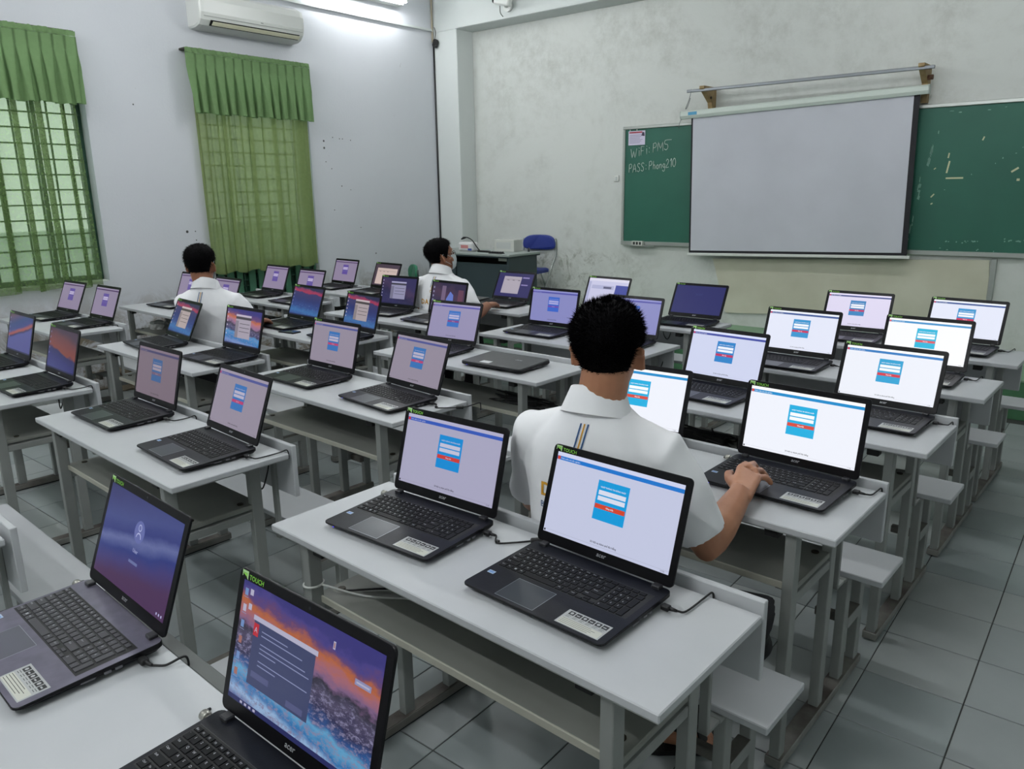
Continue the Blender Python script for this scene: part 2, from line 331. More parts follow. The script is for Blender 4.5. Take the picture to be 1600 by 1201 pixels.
# curtains
m_val = clothmat('green_valance_cloth', (128, 158, 112), (118, 148, 102), 0.3)
m_sheer = clothmat('sheer_green_cloth', (128, 152, 104), (116, 140, 94), 0.5, 0.42)
m_drape = clothmat('green_drape_cloth', (146, 160, 108), (130, 146, 96), 0.55, 0.06)
m_rod = mat('dark_curtain_rod', (58, 56, 48), 0.5, 0.3)
def curtain(label, b0, b1, zt, zv, zb, cb0, cb1, mcl, seed, slack, xa):
    rnd = random.Random(seed); t = thing('window_curtain', label, 'curtain', mw=MR @ Matrix.Translation((0, b0, zb)))
    L = b1-b0; H = zt-zb; n = int(L/0.0875); P = L/n
    # valance: flat heading, then box pleats that narrow downwards over deep recesses
    mb = MB(); rows = 16; cols = n*8; g = []
    for r in range(rows+1):
        z = H-(zt-zv)*r/rows; q = max(0, (r/rows-0.24)/0.76); row = []
        for k in range(n):
            xc = (k+0.5)*P; hf = P*(0.5-0.001-0.20*min(1, q*1.6)-0.04*q); sw = 0.010*q*sin(k*2.3+seed); df = 0.132+0.030*q+0.004*sin(k*1.7)*q; db = 0.132-0.030*min(1, q*2.2)
            hb = hf*(1-0.38*min(1, q*3.5)); bk = min(1, q*4)
            pts = [(-hf, df-.006*bk), (-hf*.6, df), (0, df+.004*bk), (hf*.6, df), (hf, df-.006*bk), (hb, db), (P*0.5, db-0.006*bk), (P-hb, db)]
            row += [(d, xc+x+sw, z+0.006*q*sin(k*1.9)) for x, d in pts]
        g.append(row)
    mb.loft(g, 0, True, False, False); ob('valance', mb.mesh('valance', m_val), t)
    mb = MB(); g = []
    for r in range(4):
        g.append([(0.130+0.012*sin(c*1.3+r)*rnd.random(), L*c/cols, H+0.002+0.012*r+(0.010*rnd.random() if r == 3 else 0)) for c in range(cols+1)])
    mb.loft(g, 0, True, False, False); ob('ruffle', mb.mesh('ruffle', m_val), t)
    ob('rod', MB().cbox(0.0, 0.118, 0.02, L-0.005, H+0.028, H+0.046, 0.003).mesh('rod', m_rod), t)
    # drape
    mb = MB(); cols = 260; rows = 20; g = []; c0 = cb0-b0; CL = cb1-cb0
    ks = [(rnd.uniform(0, 6.28), f, a) for f, a in ((9, 0.014), (15, 0.012), (23, 0.007), (4, 0.008))]
    for r in range(rows+1):
        tt = r/rows; z = (H-0.34)*(1-tt); row = []
        for c in range(cols+1):
            s = c/cols; d = 0.045+sum(a*sin(6.28*f*(s+0.012*sin(3*tt+f)*slack)+p) for p, f, a in ks)*(0.75+0.35*tt)
            fp = 6.28*(8.6*s+0.35*sin(4*s))+ks[0][0]+1.5; d = max(0.012, d*0.5+0.030+xa*0.36*cos(fp)); en = min(1, s*14, (1-s)*14)
            row.append((d, c0+CL*s+xa*en*sin(fp)+0.02*tt*sin(5*s+seed), z+0.012*sin(6.28*5*s+seed)*(tt**8)))
        g.append(row)
    mb.loft(g, 0, True, False, False); ob('drape', mb.mesh('drape', mcl), t)
    for s in (0.08, 0.5, 0.92): ob('rod_bracket', MB().cbox(0.0, 0.086, L*s-0.01, L*s+0.01, H-0.03, H+0.028, 0.002).mesh('rod_bracket', m_rod), t)
    return t
curtain('sheer green curtain letting the window grid show through, at the photo edge', -5.72, -4.40, 2.835, 2.335, 0.90, -5.70, -4.455, m_sheer, 3, 0.4, 0.058)
curtain('closed olive green curtain under the air conditioner', -3.505, -2.195, 2.835, 2.335, 0.895, -3.43, -2.215, m_drape, 8, 1.0, 0.022)
# air conditioner
t = thing('air_conditioner', 'white wall-mounted air conditioner above the curtain', 'air conditioner', mw=MR @ Matrix.Translation((0, -3.37, 3.05)))
prof = [(0.0, 0.0), (0.10, 0.0), (0.165, 0.02), (0.205, 0.06), (0.222, 0.12), (0.222, 0.22), (0.205, 0.275), (0.16, 0.30), (0.0, 0.305)]
m_ac = mat('air_conditioner_plastic', (214, 216, 212), 0.35)
def acring(y, k): return [((0.11+(x-0.11)*k) if x > 0 else 0, y, 0.15+(z-0.15)*k) for x, z in prof]
ob('casing', MB().loft([acring(0, 0.86), acring(0.012, 0.96), acring(0.04, 1), acring(1.05, 1), acring(1.078, 0.96), acring(1.09, 0.86)], 0, False).mesh('casing', m_ac), t)
ob('outlet_gap', MB().quad([(0.172, 0.10, 0.021), (0.211, 0.10, 0.063), (0.211, 1.03, 0.063), (0.172, 1.03, 0.021)]).mesh('outlet_gap', m_rubber), t)
ob('flap', MB().loft([[(0.190, y, 0.026), (0.222, y, 0.050), (0.226, y, 0.047), (0.194, y, 0.022)] for y in (0.115, 1.025)], 0, False).mesh('flap', mat('cream_flap', (226, 222, 196), 0.4)), t)
ob('badge', MB().cbox(0.221, 0.2235, 0.60, 0.625, 0.105, 0.111, 0.0008).mesh('badge', mat('grey_print', (110, 112, 110), 0.5)), t)
ob('panel_seam', MB().box(0.2205, 0.2228, 0.03, 1.06, 0.088, 0.091).mesh('panel_seam', mat('seam_grey', (150, 152, 150), 0.5)), t)
# ceiling tubes
def tubemat(k):
    m = bpy.data.materials.new('lit_tube_%d' % k); m.use_nodes = True; p = m.node_tree.nodes['Principled BSDF']
    p.inputs['Emission Color'].default_value = (0.965, 0.985, 1, 1); p.inputs['Emission Strength'].default_value = k; return m
TL = ['lit fluorescent batten on the window wall above the air conditioner', 'lit ceiling batten in front of the chalkboard, window side', 'lit ceiling batten in front of the chalkboard, aisle side', 'lit ceiling batten over the middle desks', 'lit ceiling batten over the aisle desks', 'lit ceiling batten behind the photographer, window side', 'lit ceiling batten behind the photographer, aisle side']
for k, (a, b, z, ax, pw, ws) in enumerate(TUBES):
    t = thing('tube_lamp', TL[k], 'lamp', mw=MR @ Matrix.Translation((a, b, z)) @ Matrix.Rotation(pi/2 if ax == 0 else 0, 4, 'Z'))
    if ws: ob('batten', MB().cbox(-0.61, 0.61, 0.05, 0.158, -0.03, 0.03, 0.004).mesh('batten', m_ac), t)
    else: ob('batten', MB().cbox(-0.61, 0.61, -0.03, 0.03, 0.03, 0.30, 0.004).mesh('batten', m_ac), t)
    ob('tube', MB().tube([(-0.6, 0, 0.0), (0.6, 0, 0.0)], 0.014, 8).mesh('tube', tubemat(pw)), t)
    for s in (-1, 1): ob('socket', MB().cbox(s*0.605-0.012, s*0.605+0.012, -0.018, 0.05, -0.008, 0.032, 0.002).mesh('socket', m_ac), t)
# corner cable, box, cctv, switch
tag(ob('corner_cable', MB().tube([RP(0.014, -0.292, 3.33), RP(0.013, -0.292, 2.0), RP(0.013, -0.292, 0.0)], 0.010, 8).mesh('corner_cable', m_cable)), 'black cable running down the corner beside the pillar', 'cable')
t = thing('junction_box', 'small black plug box hanging high in the corner', 'plug box', mw=MR @ Matrix.Translation((0.03, -0.30, 3.28)))
ob('body', MB().cbox(-0.03, 0.06, -0.03, 0.012, 0.0, 0.09, 0.018, T=Matrix.Rotation(0.4, 4, 'Y')).mesh('body', m_rubber), t)
ob('lead', MB().tube(spline([(0.03, -0.01, 0.09), (0.04, -0.01, 0.16), (0.02, -0.008, 0.21)], 4), 0.004, 6).mesh('lead', m_cable), t)
ob('conduit', MB().tube([(-0.016, -0.008, 0.05), (-0.016, -0.008, 0.52)], 0.011, 8).mesh('conduit', mat('tan_conduit', (168, 158, 138), 0.6)), t)
t = thing('security_camera', 'white bullet camera fixed to the beam', 'camera', mw=MR @ Matrix.Translation((1.17, -0.30, 3.55)))
ob('mount', MB().tube([(0, 0.0, 0), (0, -0.03, 0)], 0.055, 16).mesh('mount', m_ac), t)
ob('arm', MB().tube(spline([(0, -0.02, 0), (0.0, -0.06, -0.005), (0.01, -0.085, 0.02)], 4), 0.016, 8).mesh('arm', m_ac), t)
ob('housing', MB().cbox(-0.10, 0.115, -0.155, -0.085, -0.005, 0.075, 0.012, T=Matrix.Rotation(0.25, 4, 'Y')).mesh('housing', m_ac), t)
ob('lens', MB().tube([(-0.095, -0.12, 0.055), (-0.112, -0.12, 0.058)], 0.026, 14).mesh('lens', m_rubber), t)
ob('lead', MB().tube(spline([(-0.05, -0.09, 0.0), (-0.07, -0.06, -0.06), (-0.08, -0.005, -0.09)], 4), 0.005, 6).mesh('lead', mat('grey_lead', (120, 122, 120), 0.6)), t)
t = thing('wall_switch', 'small white wall switch beside the chalkboard frame', 'switch', mw=MR @ Matrix.Translation((2.38, -0.001, 1.735)))
ob('plate', MB().cbox(-0.03, 0.03, -0.014, 0, -0.03, 0.03, 0.003).mesh('plate', m_ac), t)
ob('rocker', MB().cbox(-0.012, 0.012, -0.02, -0.013, -0.016, 0.016, 0.002).mesh('rocker', m_wp), t)
# chalkboard
m_chalkb = mat('green_chalkboard', (26, 88, 72), 0.55, var=(32, 96, 78), scale=1.6, detail=8)
m_alu = mat('aluminium_frame', (176, 180, 176), 0.35, 0.6)
m_chalk = mat('chalk', (196, 208, 200), 0.9)
BA0, BA1, BZ0, BZ1 = 2.47, 7.3, 1.045, 2.25
t = thing('chalkboard', 'long green chalkboard with chalk notes on the front wall', 'chalkboard', mw=MR @ Matrix.Translation((BA0, 0, BZ0)))
bw, bh = BA1-BA0, BZ1-BZ0
ob('panel', MB().box(0.02, bw-0.02, -0.03, -0.004, 0.02, bh-0.02).mesh('panel', m_chalkb), t)
ob('frame_top', MB().cbox(0, bw, -0.045, -0.002, bh-0.03, bh, 0.004).mesh('frame_top', m_alu), t)
ob('frame_bottom', MB().cbox(0, bw, -0.05, -0.002, 0, 0.038, 0.004).mesh('frame_bottom', m_alu), t)
ob('frame_side', MB().cbox(0, 0.028, -0.044, -0.003, 0.038, bh-0.03, 0.004).mesh('frame_side', m_alu), t)
ob('frame_side', MB().cbox(bw-0.028, bw, -0.044, -0.003, 0.038, bh-0.03, 0.004).mesh('frame_side', m_alu), t)
ob('chalk_ledge', MB().cbox(0.08, 0.42, -0.095, -0.05, -0.008, -0.001, 0.002).mesh('chalk_ledge', m_alu), t)
STROKES = {'W': [[(0, 1), (.25, 0), (.5, .75), (.75, 0), (1.05, 1.05)]], 'i': [[(.2, .66), (.22, 0)], [(.18, .96), (.23, .84)]], 'F': [[(.1, 1), (.08, 0)], [(.1, 1), (.65, 1.0)], [(.09, .52), (.55, .54)]],
           ':': [[(.18, .68), (.24, .58)], [(.18, .22), (.24, .12)]], 'P': [[(.1, 1), (.05, 0)], [(.05, .95), (.45, 1.05), (.62, .8), (.45, .55), (.08, .5)]], 'M': [[(0, 0), (.12, 1), (.5, .3), (.85, 1.0), (.92, 0)]],
           '5': [[(1.2, 1.05), (.12, 1.0), (.1, .6), (.5, .55), (.6, .2), (.3, -.05), (.0, .1)]], 'A': [[(0, -.05), (.38, 1), (.72, 0)], [(.15, .35), (.6, .38)]], 'S': [[(.62, .85), (.4, 1), (.12, .85), (.2, .58), (.5, .42), (.52, .12), (.25, -.03), (.0, .12)]],
           'h': [[(.12, 1.0), (.08, 0)], [(.1, .4), (.3, .55), (.45, .4), (.45, 0)]], 'o': [[(.3, .5), (.1, .35), (.12, .08), (.35, 0), (.48, .2), (.42, .45), (.28, .5)]], 'n': [[(.05, .5), (.05, 0)], [(.06, .35), (.25, .52), (.42, .38), (.42, 0)]],
           'g': [[(.45, .45), (.2, .5), (.08, .25), (.25, .05), (.45, .2), (.46, .45), (.44, -.25), (.2, -.4), (.0, -.25)]], '2': [[(.05, .75), (.25, 1), (.5, .85), (.42, .5), (.0, .0), (.6, .05)]], '1': [[(.05, .7), (.3, 1), (.28, 0)]], '0': [[(.3, 1), (.05, .65), (.1, .15), (.4, 0), (.62, .4), (.5, .9), (.28, 1)]]}
def chalktext(t, s, x, z, h, slope, width):
    adv = [(h*0.35 if ch == ' ' else (max(px for st in STROKES[ch] for px, _ in st)+0.22)*h) for ch in s]; k = width/sum(adv)
    for ch, a in zip(s, adv):
        if ch != ' ':
            mb = MB()
            for st in STROKES[ch]:
                pts = [(x+px*h*k, -0.0325, z+pz*h) for px, pz in st]
                mb.tube(spline(pts, 3) if len(st) > 2 else pts, 0.0033, 4)
            ob('chalk_letter', mb.mesh('chalk_letter', m_chalk), t)
        x += a*k; z += slope*a
chalktext(t, 'WiFi: PM5', 0.095, 0.892, 0.088, 0.13, 0.48)
chalktext(t, 'PASS: Phong210', 0.075, 0.745, 0.082, 0.06, 0.55)
m_tape = mat('old_masking_tape', (196, 196, 160), 0.7)
for (x, z, l, w, r) in [(3.11, 0.622, 0.125, 0.013, 0), (3.055, 0.71, 0.095, 0.012, 82), (3.05, 0.80, 0.04, 0.010, 84), (3.52, 0.675, 0.055, 0.014, 35), (2.965, 0.485, 0.035, 0.01, 50), (2.79, 0.67, 0.025, 0.01, 110), (3.28, 0.92, 0.03, 0.01, 70), (2.965, 0.42, 0.016, 0.01, 30), (3.55, 0.60, 0.02, 0.018, 0), (2.96, 0.70, 0.018, 0.007, 40)]:
    ob('tape', MB().box(-l/2, l/2, -0.0325, -0.03, -w/2, w/2).mesh('tape', m_tape), t, loc=(x, 0, z), rot=(0, -radians(r), 0))
rnd = random.Random(5); mb = MB()
for (x0, z0, x1, z1, n, w_, h_) in [(2.95, 1.02, 2.90, 0.74, 9, .008, .030), (2.86, 0.62, 2.86, 0.42, 7, .010, .030), (2.85, 0.30, 2.80, 0.08, 7, .009, .035), (2.95, 1.13, 3.9, 1.15, 9, .016, .004), (3.1, 0.115, 3.8, 0.14, 26, .008, .006), (2.85, 0.055, 3.5, 0.05, 5, .010, .006), (0.86, 1.10, 0.88, 1.06, 4, .005, .005), (3.5, 0.9, 3.75, 1.0, 4, .008, .008), (3.0, 0.5, 4.0, 1.1, 8, .006, .006)]:
    for _ in range(n):
        k = rnd.random(); x = x0+(x1-x0)*k+rnd.gauss(0, .006); z = z0+(z1-z0)*k+rnd.gauss(0, .006); w, h = w_*rnd.uniform(.4, 1.3), h_*rnd.uniform(.3, 1.2)
        mb.quad([(x-w, -0.0304, z-h*.5), (x+w*.6, -0.0304, z-h), (x+w, -0.0304, z+h*.6), (x-w*.3, -0.0304, z+h)])
o = ob('chalk_smudges', mb.mesh('chalk_smudges', mat('chalk_smudge', (122, 160, 146), 0.9)), t); o['kind'] = 'stuff'
t = thing('paper_notice', 'small white paper notice with a red heading taped to the chalkboard', 'paper', mw=MR @ Matrix.Translation((2.535, -0.036, 2.062)))
ob('sheet', MB().box(0, 0.195, -0.001, 0.001, 0, 0.14).mesh('sheet', mat('notice_paper', (206, 200, 220), 0.7)), t)
ob('heading', MB().box(0.01, 0.16, -0.0018, -0.001, 0.118, 0.132).mesh('heading', mat('red_print', (150, 40, 55), 0.7)), t)
mb = MB()
for k in range(6): mb.box(0.015, 0.015+0.12+0.03*((k*7) % 3)/2, -0.0016, -0.001, 0.02+k*0.015, 0.026+k*0.015)
ob('text_lines', mb.mesh('text_lines', mat('faint_print', (150, 146, 172), 0.7)), t)
ob('picture', MB().quad([(0.15, -0.0016, 0.09), (0.19, -0.0016, 0.085), (0.185, -0.0016, 0.12), (0.165, -0.0016, 0.128)]).mesh('picture', mat('dark_print', (52, 40, 66), 0.7)), t)
for x in (0.02, 0.10): ob('pin', MB().tube([(x, -0.001, 0.15), (x, -0.007, 0.15)], 0.006, 8).mesh('pin', m_ac), t)
t = thing('chalk_box', 'small box of chalk on the ledge of the chalkboard', 'box', mw=MR @ Matrix.Translation((2.63, -0.092, 1.044)))
ob('box', MB().cbox(0, 0.13, 0, 0.04, 0, 0.045, 0.002).mesh('box', mat('white_card', (196, 198, 190), 0.6)), t)
for k in range(3): ob('print', MB().box(0.02+k*0.036, 0.042+k*0.036, -0.001, 0.0, 0.008, 0.036).mesh('print', m_stkd), t)
# projector screen and its mounting bar
t = thing('screen_mount', 'grey steel bar on two wooden brackets above the projection screen', 'bar', mw=MR @ Matrix.Translation((3.29, 0, 2.508)))
m_galv = mat('galvanised_bar', (120, 124, 128), 0.4, 0.7); m_wood = mat('raw_wood', (160, 138, 98), 0.7, var=(138, 114, 78), scale=18)
ob('bar', MB().cbox(0, 2.10, -0.263, -0.237, -0.013, 0.013, 0.003).mesh('bar', m_galv), t)
def bracket(x, zl): return MB().loft([[(x, 0, zl), (x, -0.07, zl), (x, -0.09, -0.10), (x, -0.275, 0.012), (x, -0.275, 0.035), (x, 0, 0.04)], [(x+0.045, 0, zl), (x+0.045, -0.07, zl), (x+0.045, -0.09, -0.10), (x+0.045, -0.275, 0.012), (x+0.045, -0.275, 0.035), (x+0.045, 0, 0.04)]], 0, False)
ob('bracket', bracket(0.135, -0.16).mesh('bracket', m_wood), t); ob('bracket', bracket(1.985, -0.245).mesh('bracket', m_wood), t)
ob('bolt', MB().tube([(2.03, -0.12, -0.06), (2.07, -0.12, -0.06)], 0.02, 8).mesh('bolt', mat('rusty_bolt', (96, 66, 48), 0.7)), t)
ob('bolt', MB().tube([(0.18, -0.12, -0.06), (0.188, -0.12, -0.06)], 0.012, 8).mesh('bolt', m_bolt), t)
ob('wire', MB().tube(spline([(0.04, -0.25, 0.016), (0.045, -0.268, -0.02), (0.02, -0.25, -0.08), (-0.03, -0.21, -0.15), (-0.015, -0.2, -0.13), (0.03, -0.24, -0.06)], 5), 0.003, 5).mesh('wire', m_galv), t)
t = thing('projection_screen', 'white pull-down projection screen hanging over the chalkboard', 'screen', mw=MR @ Matrix.Translation((3.195, -0.15, 2.30)) @ Matrix.Rotation(-radians(1.35), 4, 'Y'))
oct_ = [(-0.035, -0.005), (-0.035, 0.028), (-0.02, 0.04), (0.02, 0.04), (0.035, 0.028), (0.035, -0.02), (0.02, -0.03), (-0.02, -0.03)]
ob('case', MB().loft([[(x, y, z) for y, z in oct_] for x in (0, 2.15)], 0, False).mesh('case', mat('pale_green_white_case', (200, 210, 202), 0.4)), t)
for x in (-0.008, 2.15): ob('end_cap', MB().loft([[(q, y*1.05, z*1.05) for y, z in oct_] for q in (x, x+0.008)], 0, False).mesh('end_cap', mat('cap_grey', (176, 186, 180), 0.4)), t)
ob('sticker', MB().box(0.08, 0.17, -0.0365, -0.0345, -0.002, 0.026).mesh('sticker', mat('blue_label', (70, 150, 190), 0.5)), t)
m_scr = mat('matte_white_screen', (196, 198, 206), 0.85, var=(190, 192, 200), scale=2)
ob('border', MB().box(0.098, 2.09, 0.002, 0.004, -1.31, -0.02).mesh('border', mat('black_border', (14, 14, 22), 0.7)), t)
ob('cloth', MB().box(0.116, 2.046, 0.0005, 0.0018, -1.285, -0.02).mesh('cloth', m_scr), t)
ob('bottom_bar', MB().cbox(0.085, 2.115, -0.008, 0.014, -1.335, -1.308, 0.004).mesh('bottom_bar', m_ac), t)
ob('pull_cord', MB().tube(spline([(0.0, 0.0, -0.02), (-0.02, -0.01, -0.06), (-0.035, 0.0, -0.11)], 3), 0.0025, 5).mesh('pull_cord', m_galv), t)
# plywood sheet on the wall below
pl = [(3.525, 0.935), (3.69, 0.405), (5.95, 0.53), (5.90, 1.02)]
tag(ob('plywood_sheet', MB().loft([[(a, b, z) for a, z in pl] for b in (-0.022, -0.002)], 0, False).mesh('plywood_sheet', mat('cream_plywood', (204, 202, 184), 0.6, var=(192, 190, 170), scale=2.5)), mw=MR), 'large cream board fixed low on the wall under the projection screen', 'board')
tag(ob('wall_batten', MB().cbox(5.915, 5.955, -0.03, -0.002, 0.55, 1.03, 0.003).mesh('wall_batten', m_alu), mw=MR), 'narrow grey strip at the edge of the cream board', 'strip')
# ------------------------------------------------------------------ teacher's desk and what is on it
m_td = mat('dark_slate_panel', (52, 66, 70), 0.5); m_td2 = mat('slate_top', (150, 158, 154), 0.45); m_tdd = mat('slate_dark', (38, 50, 54), 0.5)
PZ = 0.285
t = thing('teacher_desk', 'dark slate teacher desk standing on the platform', 'desk', mw=MR @ Matrix.Translation((1.70, -1.045, PZ)))
TH = 0.69
ob('desk_top', MB().cbox(-1.22, 0.03, -0.0, 0.55, TH-0.025, TH, 0.004).mesh('desk_top', m_td2), t)
ob('edge_band', MB().cbox(-1.215, 0.026, 0.004, 0.546, TH-0.04, TH-0.025, 0.002).mesh('edge_band', m_tdd), t)
ob('side_panel', MB().cbox(-0.03, 0.0, 0.03, 0.52, 0, TH-0.04, 0.003).mesh('side_panel', m_td), t)
ob('side_panel', MB().cbox(-1.18, -1.15, 0.03, 0.52, 0, TH-0.04, 0.003).mesh('side_panel', m_td), t)
ob('front_panel', MB().cbox(-0.78, -0.032, 0.06, 0.08, 0.03, TH-0.11, 0.003).mesh('front_panel', m_td), t)
ob('cabinet_panel', MB().cbox(-1.15, -0.78, 0.035, 0.06, 0.0, TH-0.04, 0.003).mesh('cabinet_panel', m_td), t)
ob('back_rail', MB().box(-1.15, -0.03, 0.30, 0.32, 0.03, TH-0.04).mesh('back_rail', m_rubber), t)
ob('latch', MB().cbox(-0.16, -0.035, 0.05, 0.058, TH-0.075, TH-0.045, 0.002).mesh('latch', m_alu), t)
DZ = PZ+TH
def TD(x, y, z=0): return MR @ Vector((1.70+x, -1.045+y, DZ+z))
RZ = radians(2.5)
t = thing('cardboard_box', 'white cardboard box on the teacher desk', 'box', TD(-0.32, 0.42), RZ+0.1)
ob('carton', MB().cbox(-0.13, 0.13, -0.09, 0.09, 0, 0.125, 0.003).mesh('carton', mat('white_carton', (196, 198, 192), 0.65)), t)
ob('label', MB().box(-0.10, 0.09, -0.0915, -0.09, 0.03, 0.10).mesh('label', mat('pale_label', (184, 188, 186), 0.6)), t)
ob('flap', MB().box(-0.13, 0.13, -0.004, 0.004, 0.125, 0.128).mesh('flap', m_edge), t)
t = thing('microphone', 'black gooseneck microphone lying on the teacher desk', 'microphone', TD(-0.52, 0.16), RZ)
ob('base', MB().cbox(-0.02, 0.17, -0.02, 0.02, 0, 0.02, 0.005, T=Matrix.Rotation(-0.15, 4, 'Z')).mesh('base', m_rubber), t)
ob('neck', MB().tube(spline([(0, 0, 0.018), (-0.05, 0.01, 0.055), (-0.12, 0.02, 0.12), (-0.19, 0.02, 0.15), (-0.23, 0.02, 0.15)], 5), 0.006, 6).mesh('neck', m_rubber), t)
ob('head', MB().tube([(-0.22, 0.02, 0.15), (-0.255, 0.02, 0.145), (-0.285, 0.02, 0.13)], [0.009, 0.013, 0.008], 8).mesh('head', m_rubber), t)
t = thing('tissue_pack', 'clear pack of tissues with red and blue print on the teacher desk', 'packet', TD(-0.72, 0.20), RZ)
ob('wrapper', MB().cbox(-0.11, 0.11, -0.06, 0.06, 0, 0.10, 0.018).mesh('wrapper', mat('white_wrapper', (206, 206, 206), 0.4)), t)
ob('red_print', MB().box(-0.06, 0.05, -0.0615, -0.06, 0.035, 0.07).mesh('red_print', mat('faded_red', (188, 120, 120), 0.5)), t)
ob('blue_print', MB().box(0.045, 0.10, -0.0615, -0.06, 0.012, 0.035).mesh('blue_print', mat('print_blue', (60, 80, 150), 0.5)), t)
t = thing('remote_tray', 'flat black pen tray near the edge of the teacher desk', 'tray', TD(-0.20, 0.07), RZ)
ob('tray', MB().cbox(-0.09, 0.09, -0.03, 0.03, 0, 0.008, 0.002).mesh('tray', m_rubber), t)
for k in range(5): ob('rib', MB().cbox(-0.08+k*0.036, -0.065+k*0.036, -0.028, 0.028, 0.008, 0.022, 0.002).mesh('rib', m_hinge), t)
t = thing('ink_bottle', 'tiny dark bottle standing near the back of the teacher desk', 'bottle', TD(-0.05, 0.44), 0)
ob('bottle', MB().loft([[(r*cos(k*pi/5), r*sin(k*pi/5), z) for k in range(10)] for r, z in ((0.013, 0), (0.013, 0.03), (0.007, 0.037), (0.007, 0.045))]).mesh('bottle', m_hinge), t)
# folding chairs
def folding_chair(label, loc, rz, cpad, cframe):
    t = thing('folding_chair', label, 'chair', loc, rz)   # faces local +y
    m_p = mat('pad_'+label[:5], cpad, 0.45); m_fr = mat('frame_'+label[:5], cframe, 0.35, 0.6)
    ob('seat', MB().loft([rrect(-0.20, 0.20, -0.16, 0.22, 0.08, 5, z) for z in (0.43, 0.44, 0.462)]+[rrect(-0.185, 0.185, -0.145, 0.205, 0.075, 5, 0.472)], 0, False).mesh('seat', m_p), t)
    ol = [(0.215*math.copysign(abs(cos(2*pi*k/28))**.62, cos(2*pi*k/28)), 0.735+(0.105 if sin(2*pi*k/28) > 0 else 0.068)*math.copysign(abs(sin(2*pi*k/28))**(.85 if sin(2*pi*k/28) > 0 else .55), sin(2*pi*k/28))) for k in range(28)]
    rings = [[(x, -0.235+q+0.05*(1-(x/0.22)**2)*-0.5, z) for x, z in ol] for q in (-0.014, -0.004, 0.010, 0.018)]
    rings = [[(v[0]*k, v[1], 0.7475+(v[2]-0.7475)*k) for v in r] for r, k in zip(rings, (0.93, 1, 1, 0.93))]
    ob('backrest', MB().loft(rings, 0, True).mesh('backrest', m_p), t)
    for s in (-1, 1):
        ob('leg', MB().tube(spline([(s*0.21, -0.245, 0.80), (s*0.215, -0.24, 0.62), (s*0.215, -0.14, 0.47), (s*0.215, 0.05, 0.22), (s*0.215, 0.21, 0.01)], 4), 0.011, 8).mesh('leg', m_fr), t)
        ob('leg', MB().tube([(s*0.19, 0.06, 0.43), (s*0.19, -0.08, 0.21), (s*0.19, -0.23, 0.01)], 0.011, 8).mesh('leg', m_fr), t)
    ob('stretcher', MB().tube([(-0.215, 0.15, 0.09), (0.215, 0.15, 0.09)], 0.008, 6).mesh('stretcher', m_fr), t)
    ob('stretcher', MB().tube([(-0.19, -0.17, 0.09), (0.19, -0.17, 0.09)], 0.008, 6).mesh('stretcher', m_fr), t)
    return t
folding_chair('blue padded folding chair on the platform behind the teacher desk', RP(1.41, -0.29, PZ), radians(190), (36, 52, 130), (150, 156, 152))
folding_chair('green folding chair by the window wall', RP(0.42, -1.50, 0), radians(150), (28, 110, 78), (60, 80, 72))
